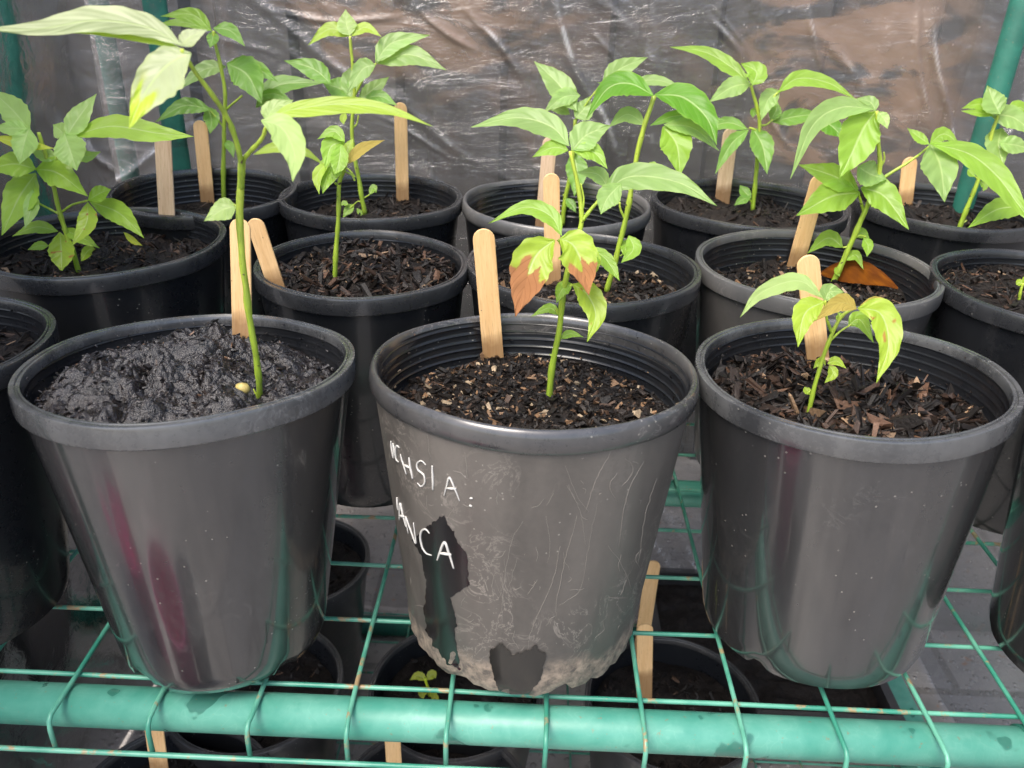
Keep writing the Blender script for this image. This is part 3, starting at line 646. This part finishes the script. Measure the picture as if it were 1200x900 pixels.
for a in [([(1024,128),(985,126),(952,148),(926,210)],13,'glauc',.9),([(1026,131),(1012,150),(998,180),(984,209)],22,'mid',.6),([(1026,130),(1020,120),(1004,115)],8,'glauc',.8),([(1029,131),(1036,140),(1040,151)],7,'pale',.8),([(1006,222),(976,206),(936,193)],14,'mid',.8),
 ([(1005,195),(1020,204),(1039,210)],15,'glauc',.8),([(1008,226),(975,230),(933,253)],18,'mid',.8),([(1009,220),(1036,230),(1065,269)],17,'mid',.8),([(1090,168),(1102,195),(1107,237)],21,'glauc',.8),([(1090,168),(1135,180),(1168,206),(1192,238),(1215,268)],15,'mid',.8),([(1089,169),(1076,160),(1063,150)],6,'mid',.8),([(1090,168),(1106,157),(1124,168)],8,'mid',.8),
 ([(1208,243),(1170,245),(1134,267)],12,'mid',.8),([(988,290),(970,279),(946,297)],9,'mid',.8),([(1002,278),(1010,273),(1020,283)],6,'mid',.8),([(1012,279),(1017,288),(1016,301)],6.5,'mid',.8),([(992,305),(1003,299),(1012,316)],5.5,'mid',.8),([(985,312),(982,318),(984,324)],4.5,'mid',.8)]:
    p.leaf(a[0],a[1],a[2],dY=(rng.random()-.5)*.012,k=a[3])
p.done()
p=Plant('B5',1124,266,'seedling at the right edge in the rightmost back row pot')
p.stem([(1124,268),(1134,242),(1147,210),(1156,185),(1163,155),(1170,135)],3.6,2.2); p.stem([(1147,212),(1142,206)],1.2,1); p.stem([(1128,262),(1133,258)],1.2,1)
for a in [([(1172,134),(1164,118),(1157,100)],14,'glauc'),([(1172,134),(1150,122),(1127,127)],7,'mid'),([(1160,134),(1188,138),(1214,160)],13,'glauc'),([(1174,150),(1170,170),(1176,195)],15,'glauc'),([(1142,207),(1137,202),(1134,198)],4,'mid'),([(1148,212),(1154,218),(1152,224)],4,'mid'),([(1180,132),(1195,126),(1212,138)],8,'mid'),([(1170,168),(1190,170),(1212,176)],10,'glauc'),([(1165,135),(1145,132),(1126,130)],4,'mid')]:
    p.leaf(a[0],a[1],a[2],dY=(rng.random()-.5)*.02)
p.done()
p=Plant('F3',948,487,'smallest seedling, yellow green and wilting, in the front right pot')
p.stem([(947,489),(953,457),(968,410),(978,385),(990,368),(1003,361)],3.6,2); p.stem([(975,390),(969,372),(967,352)],2.4,1.6); p.stem([(972,400),(985,388),(998,380)],1.8,1.2); p.stem([(962,430),(966,427)],1.4,1); p.stem([(946,462),(950,457)],1.8,1)
p.leaf([(964,349),(935,329),(892,343),(867,372)],10.5,'pale',-.005,hr=9)
p.leaf([(966,353),(943,368),(935,407)],14,'lime',-.008); p.leaf([(967,353),(972,342),(989,342)],10,'glauc',.0)
p.leaf([(1004,362),(984,355),(953,377)],10,'red',-.012); p.leaf([(1005,361),(1032,368),(1041,405),(1027,449)],18,'lime',-.012,k=.7,hr=15,spot=6)
p.leaf([(1008,358),(1032,358),(1049,392)],8,'red',-.002); p.leaf([(994,381),(1008,375),(1024,402)],9,'mid',.005)
for a in [([(967,428),(961,424),(953,432)],5,'lime'),([(970,426),(980,423),(992,432)],5,'lime'),([(972,428),(976,438),(966,449)],6,'lime'),([(952,462),(945,457),(943,453)],4,'lime'),([(947,487),(942,490),(941,492)],3,'yellow'),([(981,378),(984,370),(982,366)],4,'mid')]:
    p.leaf(*a)
p.done()
p=Plant('M5',1195,352,'tiny green sprout at the right edge of the photo')
p.stem([(1194,352),(1196,340),(1199,332)],2.4,1.6)
for a in [([(1198,334),(1194,331),(1191,334)],4,'lime'),([(1199,334),(1204,328),(1212,330)],5,'lime')]: p.leaf(*a)
p.done()
p=Plant('LC',500,815,'tiny yellow green sprout down in the lower pot under the mesh')
p.stem([(505,828),(503,812),(498,795)],3,2,c0=(.5,.55,.03),c1=(.5,.6,.03))
for a in [([(500,797),(490,792),(480,797)],5,'yellow'),([(500,797),(507,790),(511,795)],5,'yellow'),([(500,805),(495,812),(496,820)],5,'yellow'),([(503,808),(510,818),(510,826)],4,'yellow')]: p.leaf(*a)
p.done()
# dead curled leaf on the soil of the greyish pot
b_=soilpt('M4',1005,322); V=[];UV=[];CL=[]; n=22
A_=soilpt('M4',958,322); B_=soilpt('M4',1050,341)
for i in range(n):
    t=i/(n-1); c=A_.lerp(B_,t); w=.0125*prof(min(1,t*.96+.02))
    arch=.017*math.sin(PI*min(1,t*.98))**.9
    for j in range(9):
        v=-1+2*j/8; V.append(c+Vector((0,-.002-v*w*.35,arch*(1.0-.45*(v+1)/2*1.4)+.002+.001*noise.noise(Vector((t*9,v*2,0)))-(.6*w*max(0,v))))); UV.append((t,.5+.5*v))
        q=.5+.5*noise.noise(Vector((t*8,v*2,4))); q=q*q*(1.4 if v>-.6 else .5); CL.append([.16+.22*q,.05+.075*q,.014,1])
o=obj('dried_leaf',V,[(i*9+j,i*9+j+1,(i+1)*9+j+1,(i+1)*9+j) for i in range(n-1) for j in range(8)],M['leaf'],cols=CL,uvs=UV)
tag(o,'curled orange brown dead leaf lying on soil in the greyish pot','dead leaf')
# ------------------------------------------------------------------ marks on the scuffed pot
P2=POTS['F2']; bv=BVHTree.FromPolygons([P2['mw']@v for v in P2['V']],P2['F'])
inv2=P2['mw'].inverted()
def hit(px,py,bvh=bv,off=.0002):
    loc,nrm,_,_=bvh.ray_cast(O,ray(px,py).normalized())
    if loc is None: return None
    if nrm.dot(ray(px,py))>0: nrm=-nrm
    return loc+nrm*off
def strokes(name,lines,r,material,parent,inv,bvh=bv,seg=5,off=.0001):
    V=[];Fc=[]
    for ln in lines:
        C=catmull([Vector((a[0],a[1],0)) for a in ln],max(4,6*len(ln))); jt=1.6 if name=='scratches' else .35; C=[c+Vector((noise.noise(c*.12),noise.noise(c*.12+Vector((5,5,5))),0))*jt for c in C]; pts=[hit(c.x,c.y,bvh,off) for c in C]
        if any(q is None for q in pts): continue
        if max((a-b).length for a,b in zip(pts,pts[1:]))>.01: continue
        rr=r*(.7+.6*random.random()); n=len(pts)
        tube(pts,[rr*(.45+.55*math.sin(PI*(i+.8)/(n+.6))) for i in range(n)],seg,V,Fc)
    return obj(name,[inv@v for v in V],Fc,material,parent)
z5=lambda pts:[(430+x/4.09,480+y/4.09) for x,y in pts]
W=[[(118,150),(122,190),(130,232)],[(159,182),(147,172),(139,195),(144,236),(155,250)],[(128,160),(133,195),(130,232)],[(163,212),(178,262),(192,308)],[(204,228),(212,280),(222,330)],[(180,264),(213,280)],
 [(286,264),(264,244),(244,256),(248,288),(274,312),(280,346),(262,366),(245,350)],[(314,266),(318,330),(319,384)],[(372,410),(384,365),(398,324),(424,380),(446,436)],[(386,374),(430,378)],[(494,422),(508,424)],[(492,456),(506,462)],
 [(158,528),(162,450),(176,505),(190,560)],[(160,508),(182,512)],[(200,592),(188,512),(212,575),(237,640),(226,540)],[(302,592),(282,572),(262,586),(262,640),(284,684),(312,697)],
 [(338,720),(354,675),(375,634),(398,695),(418,760)],[(352,686),(406,692)],[(146,420),(152,480)]]
strokes('handwriting',[z5(w) for w in W[:12]],.00074,M['chalk'],P2['e'],inv2,off=.0004)
strokes('handwriting',[z5(w) for w in W[12:]],.00074,M['chalk'],P2['e'],inv2,off=.0004)
sc=[]
sc+=[[(612,612),(598,640),(590,690),(588,742)],[(656,640),(648,680),(630,720),(618,750)],[(640,605),(645,640),(641,660)],[(676,605),(664,650),(653,700),(651,725)],[(712,640),(728,660),(740,690)],[(700,590),(690,640),(680,690),(655,710)],[(606,655),(596,690)],[(664,568),(680,600),(686,640)],[(723,515),(700,560),(686,600)],[(662,545),(676,580),(690,600)],[(755,540),(735,580),(725,640)],[(545,530),(548,560)],[(500,505),(505,540)],[(770,560),(757,600),(748,660)]]
for _ in range(90):
    x=rng.uniform(470,765); y=rng.uniform(525,780); a=rng.normal(PI/2,.75); l=rng.gamma(2.,8.)
    b=rng.normal(0,.35); sc.append([(x,y),(x+math.cos(a)*l/2,y+math.sin(a)*l/2),(x+math.cos(a+b)*l,y+math.sin(a+b)*l)])
strokes('scratches',sc,.00017,M['scratch'],P2['e'],inv2,seg=4,off=.00002)
def decal(name,poly,material,parent,inv,bvh,step=2.2,off=.00025,rough=2.5):
    from math import floor
    xs=[a[0] for a in poly]; ys=[a[1] for a in poly]
    # jitter the outline, then triangulate with interior points
    out=[]
    for (a,b) in zip(poly,poly[1:]+poly[:1]):
        d=math.hypot(b[0]-a[0],b[1]-a[1]); n=max(1,int(d/1.2))
        for i in range(n):
            t=i/n; x=a[0]+(b[0]-a[0])*t; y=a[1]+(b[1]-a[1])*t
            out.append(Vector((x+rough*noise.noise(Vector((x*.17,y*.17,1))),y+rough*noise.noise(Vector((x*.17,y*.17,8)))+1.8*noise.noise(Vector((x*.6,y*.6,3))))))
    def inside(p):
        c=False; j=len(out)-1
        for i in range(len(out)):
            a,b=out[i],out[j]
            if (a.y>p[1])!=(b.y>p[1]) and p[0]<(b.x-a.x)*(p[1]-a.y)/(b.y-a.y)+a.x: c=not c
            j=i
        return c
    pts=list(out)
    for x in np.arange(min(xs),max(xs),6.):
        for y in np.arange(min(ys),max(ys),6.):
            if inside((x,y)): pts.append(Vector((x,y)))
    r=delaunay_2d_cdt(pts,[],[list(range(len(out)))],1,1e-4)
    V=[];ok=True
    H_=[hit(v.x,v.y,bvh,off) for v in r[0]]
    good=[h is not None for h in H_]; V=[inv@(h if h else O) for h in H_]
    Fc=[tuple(f) for f in r[2] if all(good[i] for i in f)]
    used=sorted({i for f in Fc for i in f}); mp={k:i for i,k in enumerate(used)}
    return obj(name,[V[i] for i in used],[tuple(mp[i] for i in f) for f in Fc],material,parent)
decal('wet_patch',[(483,633),(495,653),(500,687),(497,713),(500,740),(510,757),(523,777),(540,785),(533,747),(535,727),(528,700),(550,685),(548,653),(533,627),(520,603),(503,615)],M['wetp'],P2['e'],inv2,bv,off=.0003)
decal('wet_patch',[(573,762),(587,752),(600,766),(616,763),(628,755),(640,768),(633,796),(618,815),(590,815),(579,797)],M['damp'],P2['e'],inv2,bv,off=.0007)
# ------------------------------------------------------------------ wire shelf
S=.0564; X0=.078747; Y0=.353313; AY=.996
rack=empty('shelf_rack',(0,.6,0),'green painted metal greenhouse shelf rack with wire mesh shelves','shelf rack')
oo=Vector((0,.6,0))
V=[];Fc=[]
YR=.3405; RR=.0122
def rod(P,r,V,Fc,seg=16,n=None): tube([Vector(p) for p in P],r,seg,V,Fc)
def smoothline(a,b,n=40): return [a.lerp(b,i/(n-1)) for i in range(n)]
xl,xr=-.415,.52
rod([(xl,YR,-.002-RR),(xr,YR,-.002-RR)],RR,V,Fc,40); obj('front_rail',V,Fc,M['rail'],rack,off=oo)
V=[];Fc=[]; tube([Vector((.302,YR,-.002-RR)),Vector((.333,YR,-.002-RR))],RR+.0012,40,V,Fc); obj('rail_sleeve',V,Fc,M['post'],rack,off=oo)
V=[];Fc=[]; rod([(xl,.592,-.016),(xr,.592,-.016)],.0115,V,Fc,24); obj('middle_rail',V,Fc,M['rail'],rack,off=oo)
V=[];Fc=[]; rod([(xl,.915,-.017),(xr,.915,-.017)],.0145,V,Fc,24); obj('back_rail',V,Fc,M['rail'],rack,off=oo)
for x in (xl,xr):
    V=[];Fc=[]; rod([(x,YR,-.018),(x,.915,-.018)],.0125,V,Fc,24); obj('side_rail',V,Fc,M['rail'],rack,off=oo)
for x,y in ((-.3845,.9),(.4757,.9)):
    V=[];Fc=[]; tube([Vector((x,y,-.5)),Vector((x,y,.72))],.0118,28,V,Fc); obj('post',V,Fc,M['post'],rack,off=oo)
V=[];Fc=[]; rod([(-.50,1.02,-.5),(-.50,1.02,.7)],.011,V,Fc,20); obj('post',V,Fc,M['post'],rack,off=oo)
for x in (-.43,.535):
    V=[];Fc=[]; rod([(x,.31,-.5),(x,.31,.72)],.0125,V,Fc,20); obj('post',V,Fc,M['post'],rack,off=oo)
V=[];Fc=[]; rw=.00150
def wob(p,s): return Vector((p[0]+.0012*noise.noise(Vector((p[1]*7,s,0))),p[1],p[2]+.0009*noise.noise(Vector((p[1]*9,s,5)))))
for i in range(-9,9):
    x=X0+i*S
    if x<xl or x>xr: continue
    P=[wob((x,y,0),i) for y in np.linspace(.925,.328,30)]
    P+=[Vector((x,.3215,-.0005)),Vector((x,.3185,-.003)),Vector((x,.3175,-.008)),Vector((x,.3172,-.023))]
    tube(P,rw,8,V,Fc)
for j in range(0,11):
    y=Y0+j*S*AY
    P=[Vector((x,y+.001*noise.noise(Vector((x*6,j,2))),-.0030+.0007*noise.noise(Vector((x*8,j,7))))) for x in np.linspace(xl,xr,50)]
    tube(P,rw,8,V,Fc)
P=[Vector((x,.3155,-.0225+.0008*noise.noise(Vector((x*6,3,2))))) for x in np.linspace(xl,xr,50)]
tube(P,rw*1.05,8,V,Fc)
obj('wire_mesh',V,Fc,M['wire'],rack,off=oo)
# lower shelf
V=[];Fc=[]; zl=-.470
for y in (.355,.905):
    V=[];Fc=[]; rod([(xl,y,zl-.016),(xr,y,zl-.016)],.014,V,Fc,16); obj('lower_rail',V,Fc,M['post'],rack,off=oo)
V=[];Fc=[]; box(V,Fc,(.486,.34,-.468),(.523,.93,-.442)); box(V,Fc,(.481,.34,-.468),(.4856,.93,-.432)); obj('lower_side_rail',V,Fc,M['rail'],rack,smooth=False,off=oo)
V=[];Fc=[]
for i in range(-8,9): tube([Vector((X0+i*S,.33,zl-.0015)),Vector((X0+i*S,.92,zl-.0015))],.0014,6,V,Fc)
for j in range(0,11): tube([Vector((xl,Y0+j*S,zl-.005)),Vector((xr,Y0+j*S,zl-.005))],.0014,6,V,Fc)
obj('lower_wire_mesh',V,Fc,M['wire'],rack,off=oo)
# seed tray on the lower shelf
tr=empty('seed_tray',(.345,.83,zl),'black rectangular seed tray filled with dark soil on the lower shelf','seed tray')
to=Vector((.345,.83,zl)); V=[];Fc=[]
x0,x1,y0,y1,zt=.195,.470,.700,.955,-.405
for a,b in (((x0,y0,zl+.001),(x1,y0+.004,zt)),((x0,y1-.004,zl+.001),(x1,y1,zt)),((x0,y0+.004,zl+.001),(x0+.004,y1-.004,zt)),((x1-.004,y0+.004,zl+.001),(x1,y1-.004,zt)),
   ((x0-.005,y0-.005,zt),(x1+.005,y0+.006,zt+.004)),((x0-.005,y1-.006,zt),(x1+.005,y1+.005,zt+.004)),((x0-.005,y0+.006,zt),(x0+.006,y1-.006,zt+.004)),((x1-.006,y0+.006,zt),(x1+.005,y1-.006,zt+.004)),((x0+.004,y0+.004,zl+.001),(x1-.004,y1-.004,zl+.005))):
    box(V,Fc,a,b)
obj('tray_shell',V,Fc,M['p_low'],tr,smooth=False,off=to)
V=[];Fc=[]; nx,ny=70,60
for j in range(ny):
    for i in range(nx):
        x=x0+.0045+(x1-x0-.009)*i/(nx-1); y=y0+.0045+(y1-y0-.009)*j/(ny-1)
        V.append(Vector((x,y,-.425+.007*noise.noise(Vector((x*40,y*40,0)))+.003*noise.noise(Vector((x*130,y*130,0))))))
for j in range(ny-1):
    for i in range(nx-1): q=j*nx+i; Fc.append((q,q+1,q+nx+1,q+nx))
tag(obj('tray_soil',V,Fc,M['soil']),'dark soil filling the black seed tray','soil',kind='stuff')
# ------------------------------------------------------------------ setting
def groundm():
    m,nt,b,o=mat('wet_concrete'); c=coord(nt)
    n=noise_(nt,c,9,6,.6,.3); f=noise_(nt,c,140,5,.7)
    col=mixc(nt,ramp(nt,n,[(.35,0),(.65,1)]),(.17,.162,.152),(.30,.285,.265))
    col=mixc(nt,ramp(nt,noise_(nt,c,55,3,.6),[(.66,0),(.70,1)]),col,(.26,.15,.09))
    bk=N(nt,'ShaderNodeTexBrick',{'Vector':c,'Scale':1.0,'Color1':(.85,.85,.85,1),'Color2':(1.15,1.1,1.04,1),'Mortar':(.6,.58,.55,1),'Mortar Size':.006,'Brick Width':.42,'Row Height':.21,'Bias':0.0}).outputs[0]
    col=mixc(nt,1.0,col,bk,'MULTIPLY')
    L(nt,col,b.inputs['Base Color']); L(nt,ramp(nt,n,[(.4,.55),(.6,.22)]),b.inputs['Roughness'])
    dr=N(nt,'ShaderNodeTexVoronoi',{'Vector':c,'Scale':75}).outputs['Distance']; dm=ramp(nt,dr,[(.18,1),(.3,0)])
    b.inputs['Specular IOR Level'].default_value=.8
    bump(nt,math_(nt,'ADD',math_(nt,'MULTIPLY',f,.4),dm),.6,.004,b); return m
V=[Vector(p) for p in ((-30,-30,-.50),(30,-30,-.50),(30,30,-.50),(-30,30,-.50))]
tag(obj('ground',V,[(0,1,2,3)],groundm(),smooth=False),kind='structure')
def fencem():
    m,nt,b,o=mat('dark_weathered_fence'); c=coord(nt)
    cs=N(nt,'ShaderNodeMapping',{'Vector':c,'Scale':(1,1,.12)}).outputs[0]
    n=noise_(nt,cs,14,5,.6); f=noise_(nt,c,60,4,.6)
    col=mixc(nt,ramp(nt,n,[(.3,0),(.7,1)]),(.030,.029,.029),(.070,.065,.062))
    col=mixc(nt,ramp(nt,noise_(nt,c,3.5,4,.6,.6),[(.56,0),(.66,.6)]),col,(.12,.08,.06))
    L(nt,col,b.inputs['Base Color']); b.inputs['Roughness'].default_value=.6; bump(nt,f,.3,.004,b); return m
V=[];Fc=[]; fy=1.42; prev=None; xs=[]; x=-2.4
while x<2.6:
    for dx,dy in ((0,0),(.11,0),(.122,.022),(.158,.022),(.170,0)): xs.append((x+dx,dy))
    x+=.172
for x,dy in xs: V+= [Vector((x,fy+dy,-.5)),Vector((x,fy+dy,1.35)),]
for i in range(len(xs)-1): Fc.append((2*i,2*i+2,2*i+3,2*i+1))
fo=obj('fence',V,Fc,fencem(),smooth=False)
sm=fo.modifiers.new('thick','SOLIDIFY'); sm.thickness=.003
tag(fo,'dark ribbed metal fence behind the clear plastic cover','fence')
def filmm(side=False):
    m,nt,b,o=mat('clear_crinkled_plastic' if not side else 'clear_smooth_plastic'); c=coord(nt)
    gl=N(nt,'ShaderNodeBsdfGlossy',{'Color':(.9,.9,.9,1),'Roughness':.06})
    tp=N(nt,'ShaderNodeBsdfTransparent',{'Color':(.80,.79,.78,1)})
    df=N(nt,'ShaderNodeBsdfDiffuse',{'Color':(.40,.39,.38,1)})
    # crinkles: fine streaks running diagonally
    rot=N(nt,'ShaderNodeMapping',{'Vector':c,'Rotation':(0,.85,0),'Scale':(1,1,3.2)}).outputs[0]
    cr=noise_(nt,rot,9,6,.65,1.3); rot2=N(nt,'ShaderNodeMapping',{'Vector':c,'Rotation':(0,-1.15,0),'Scale':(1.2,1,4)}).outputs[0]
    cr2=noise_(nt,rot2,7,5,.6,1.0); fine=noise_(nt,c,38,5,.6,.8)
    h=math_(nt,'ADD',math_(nt,'ADD',cr,math_(nt,'MULTIPLY',cr2,.8)),math_(nt,'MULTIPLY',fine,.35))
    bp=bump(nt,h if not side else fine,1.0 if not side else .10,.006,None); L(nt,bp,gl.inputs['Normal'])
    # brown reflections on the sheet, painted as diffuse patches in two areas
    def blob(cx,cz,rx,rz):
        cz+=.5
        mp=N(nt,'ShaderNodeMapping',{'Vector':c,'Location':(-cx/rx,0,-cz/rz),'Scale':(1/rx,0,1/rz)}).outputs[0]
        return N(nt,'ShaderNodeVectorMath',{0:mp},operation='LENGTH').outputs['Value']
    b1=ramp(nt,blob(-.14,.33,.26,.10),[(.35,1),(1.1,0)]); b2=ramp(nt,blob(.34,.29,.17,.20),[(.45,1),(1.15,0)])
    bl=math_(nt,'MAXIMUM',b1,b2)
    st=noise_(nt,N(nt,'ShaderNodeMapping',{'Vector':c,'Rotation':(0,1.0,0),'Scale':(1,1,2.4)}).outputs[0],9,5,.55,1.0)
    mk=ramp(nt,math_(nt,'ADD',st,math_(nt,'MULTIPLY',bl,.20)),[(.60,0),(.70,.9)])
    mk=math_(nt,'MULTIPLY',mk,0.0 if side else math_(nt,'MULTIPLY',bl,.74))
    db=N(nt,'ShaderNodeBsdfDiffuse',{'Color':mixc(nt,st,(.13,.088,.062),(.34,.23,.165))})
    haze=math_(nt,'ADD',.06 if not side else .26,math_(nt,'MULTIPLY',noise_(nt,c,6,4,.6),.10))
    spk=math_(nt,'LESS_THAN',N(nt,'ShaderNodeTexVoronoi',{'Vector':c,'Scale':85}).outputs['Distance'],.10)
    haze=math_(nt,'ADD',haze,math_(nt,'MULTIPLY',spk,.30 if not side else .8))
    s1=N(nt,'ShaderNodeMixShader',{0:haze,1:tp.outputs[0],2:df.outputs[0]})
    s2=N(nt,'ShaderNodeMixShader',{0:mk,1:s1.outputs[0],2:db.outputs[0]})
    # glints only along crease lines
    ln=math_(nt,'SUBTRACT',1.0,math_(nt,'MULTIPLY',math_(nt,'ABSOLUTE',math_(nt,'SUBTRACT',cr,.5)),26.0),clamp=True)
    ln=math_(nt,'MULTIPLY',ln,ramp(nt,cr2,[(.48,0),(.62,1)]))
    fr=N(nt,'ShaderNodeFresnel',{'IOR':1.45,'Normal':bp}).outputs[0]
    gf=math_(nt,'ADD',math_(nt,'MULTIPLY',fr,1.35),math_(nt,'MULTIPLY',ln,.12),clamp=True)
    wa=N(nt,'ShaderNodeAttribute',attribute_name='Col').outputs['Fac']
    wh=N(nt,'ShaderNodeBsdfDiffuse',{'Color':(.85,.85,.85,1)})  # bright crease highlights painted on as white diffuse lines
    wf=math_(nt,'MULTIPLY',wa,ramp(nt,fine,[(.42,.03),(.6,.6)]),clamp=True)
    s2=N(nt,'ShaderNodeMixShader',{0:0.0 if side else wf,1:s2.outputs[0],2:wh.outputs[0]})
    s3=N(nt,'ShaderNodeMixShader',{0:gf if not side else math_(nt,'MULTIPLY',fr,1.0),1:s2.outputs[0],2:gl.outputs[0]})
    L(nt,s3.outputs[0],o.inputs['Surface']); return m
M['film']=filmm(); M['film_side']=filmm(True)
cv=empty('plastic_cover',(0,.96,-.5),'clear crinkled plastic greenhouse cover behind and left of the shelf','plastic cover')
cvo=Vector((0,.96,-.5))
creases=[]
for _ in range(26):
    creases.append((rng.uniform(-.7,.7),rng.uniform(-.4,.7),rng.choice([-.75,.6,-.9,1.2])+rng.normal(0,.2),rng.uniform(.003,.008),rng.uniform(.08,.35),rng.uniform(.002,.0045)))
def fdis(x,z):
    d=.006*noise.noise(Vector((x*4,z*3,0)))+.0025*noise.noise(Vector((x*14,z*12,3)))
    for cx,cz,an,w,l,a in creases:
        c_,s_=math.cos(an),math.sin(an); u=(x-cx)*c_+(z-cz)*s_; v=-(x-cx)*s_+(z-cz)*c_
        if abs(v)<w*4 and abs(u)<l: d+=a*math.exp(-(v/w)**2)*(1-(u/l)**2)
    return d
for (a,b,w_,am) in [((545,5),(622,110),.004,.004),((487,8),(560,60),.003,.003),((440,138),(535,184),.0025,.003),((330,58),(398,112),.003,.003),((690,30),(722,78),.003,.003),((832,18),(872,78),.0035,.004),((838,10),(882,78),.002,.003),
    ((950,-5),(966,105),.003,.0035),((640,60),(655,190),.003,.002),((300,15),(470,25),.003,.003),((860,70),(935,180),.0025,.003),((1095,20),(1120,230),.004,.004),((1075,0),(1090,180),.003,.003),((760,0),(765,200),.006,.003),((205,20),(330,70),.003,.003)]:
    A=at(a[0],a[1],.955); B=at(b[0],b[1],.955)
    creases.append(((A.x+B.x)/2,(A.z+B.z)/2,math.atan2(B.z-A.z,B.x-A.x),w_,math.hypot(B.x-A.x,B.z-A.z)/2*1.1,am))
nx=560; xs_=np.linspace(-.60,.78,nx); zs_=np.concatenate([np.linspace(-.495,.10,70),np.linspace(.10,.46,190)[1:],np.linspace(.46,.75,30)[1:]]); nz=len(zs_)
XX,ZZ=np.meshgrid(xs_,zs_); DD=np.zeros_like(XX); WA=np.zeros_like(XX)
for cx,cz,an,w_,l_,a_ in creases:
    c_,s_=math.cos(an),math.sin(an); u=(XX-cx)*c_+(ZZ-cz)*s_; v=-(XX-cx)*s_+(ZZ-cz)*c_
    v=v+.004*np.sin(u*38+cx*50)
    DD+=np.where(np.abs(u)<l_,a_*np.exp(-(v/w_)**2)*(1-(u/l_)**2),0)
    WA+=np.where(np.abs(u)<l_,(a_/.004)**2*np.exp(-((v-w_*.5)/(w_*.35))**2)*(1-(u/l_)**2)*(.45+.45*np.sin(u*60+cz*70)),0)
V=[]
for j in range(nz):
    for i in range(nx):
        x=XX[j,i]; z=ZZ[j,i]; d=DD[j,i]+.006*noise.noise(Vector((x*4,z*3,0)))+.0025*noise.noise(Vector((x*14,z*12,3)))+.0012*noise.noise(Vector((x*50+z*30,z*34,3)))
        V.append(Vector((x,.957-d,z)))
Fc=[(j*nx+i,j*nx+i+1,(j+1)*nx+i+1,(j+1)*nx+i) for j in range(nz-1) for i in range(nx-1)]
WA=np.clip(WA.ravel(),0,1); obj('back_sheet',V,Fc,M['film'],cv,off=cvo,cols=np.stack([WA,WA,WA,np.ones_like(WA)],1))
nz=260
for sx in (-.478,.600):
  V=[];Fc=[]; nx=90
  for j in range(nz//2):
    z=-.495+1.25*j/(nz//2-1)
    for i in range(nx):
        y=.93-.9*i/(nx-1); V.append(Vector((sx+.012*noise.noise(Vector((y*4,z*3,9)))+.003*noise.noise(Vector((y*20,z*9,sx))),y,z)))
  for j in range(nz//2-1):
    for i in range(nx-1): q=j*nx+i; Fc.append((q,q+1,q+nx+1,q+nx))
  obj('side_sheet',V,Fc,M['film_side'],cv,off=cvo)
for bx,by,bs,lb_ in ((-.24,-.10,.5,'cream plastic tub, unseen, added in front of the shelf for a pale reflection'),(-.66,.72,.45,'pink plastic bucket on the ground outside the cover at the lower left'),(-.37,-.03,.62,'pink plastic bucket, unseen, added in front of the shelf for a pink reflection')):  # tub and front pink bucket are unseen, added for streaks reflected in the pots
  bk=empty('bucket',(bx,by,-.5),lb_,'bucket'); bk.scale=(bs,bs,bs*1.1)
  M['pink']=simple('pink_plastic',(.62,.05,.24),.3)
  V,Fc=lathe([(.001,.003),(.105,.003),(.11,0),(.112,.004),(.140,.30),(.146,.30),(.147,.306),(.138,.308),(.136,.300),(.109,.012),(.001,.012)],64)
  obj('bucket_body',V,Fc,M['pink'] if lb_[0]=='p' else M['chalk'],bk)
  V=[];Fc=[]; tube([Vector((.147*math.cos(a),.02-.10*math.sin(a)*.6,.30-.11*math.sin(a))) for a in np.linspace(0,PI,30)],.003,8,V,Fc); obj('handle',V,Fc,M['chalk'],bk)
# ------------------------------------------------------------------ light
w=bpy.data.worlds.new('World'); SC.world=w; w.use_nodes=True; nt=w.node_tree; bg=nt.nodes['Background']
sky=nt.nodes.new('ShaderNodeTexSky'); sky.sky_type='NISHITA'; sky.sun_disc=False
EL=math.radians(58); AZ=math.radians(215)   # azimuth clockwise from +Y
sky.sun_elevation=EL; sky.sun_rotation=AZ; sky.air_density=1.0; sky.dust_density=4.0; sky.ozone_density=1.0
nt.links.new(sky.outputs[0],bg.inputs['Color']); bg.inputs['Strength'].default_value=.15
sd=bpy.data.lights.new('sun','SUN'); sd.energy=1.3; sd.angle=math.radians(32); sd.color=(1,.95,.88)
so=bpy.data.objects.new('sun',sd); COL.objects.link(so)
dv=Vector((math.sin(AZ)*math.cos(EL),math.cos(AZ)*math.cos(EL),math.sin(EL)))
so.rotation_euler=(-dv).to_track_quat('-Z','Y').to_euler()
SC.view_settings.view_transform='Standard'; SC.view_settings.look='None'; SC.view_settings.exposure=1.40; SC.view_settings.gamma=1
SC.cycles.max_bounces=8; SC.cycles.transparent_max_bounces=12
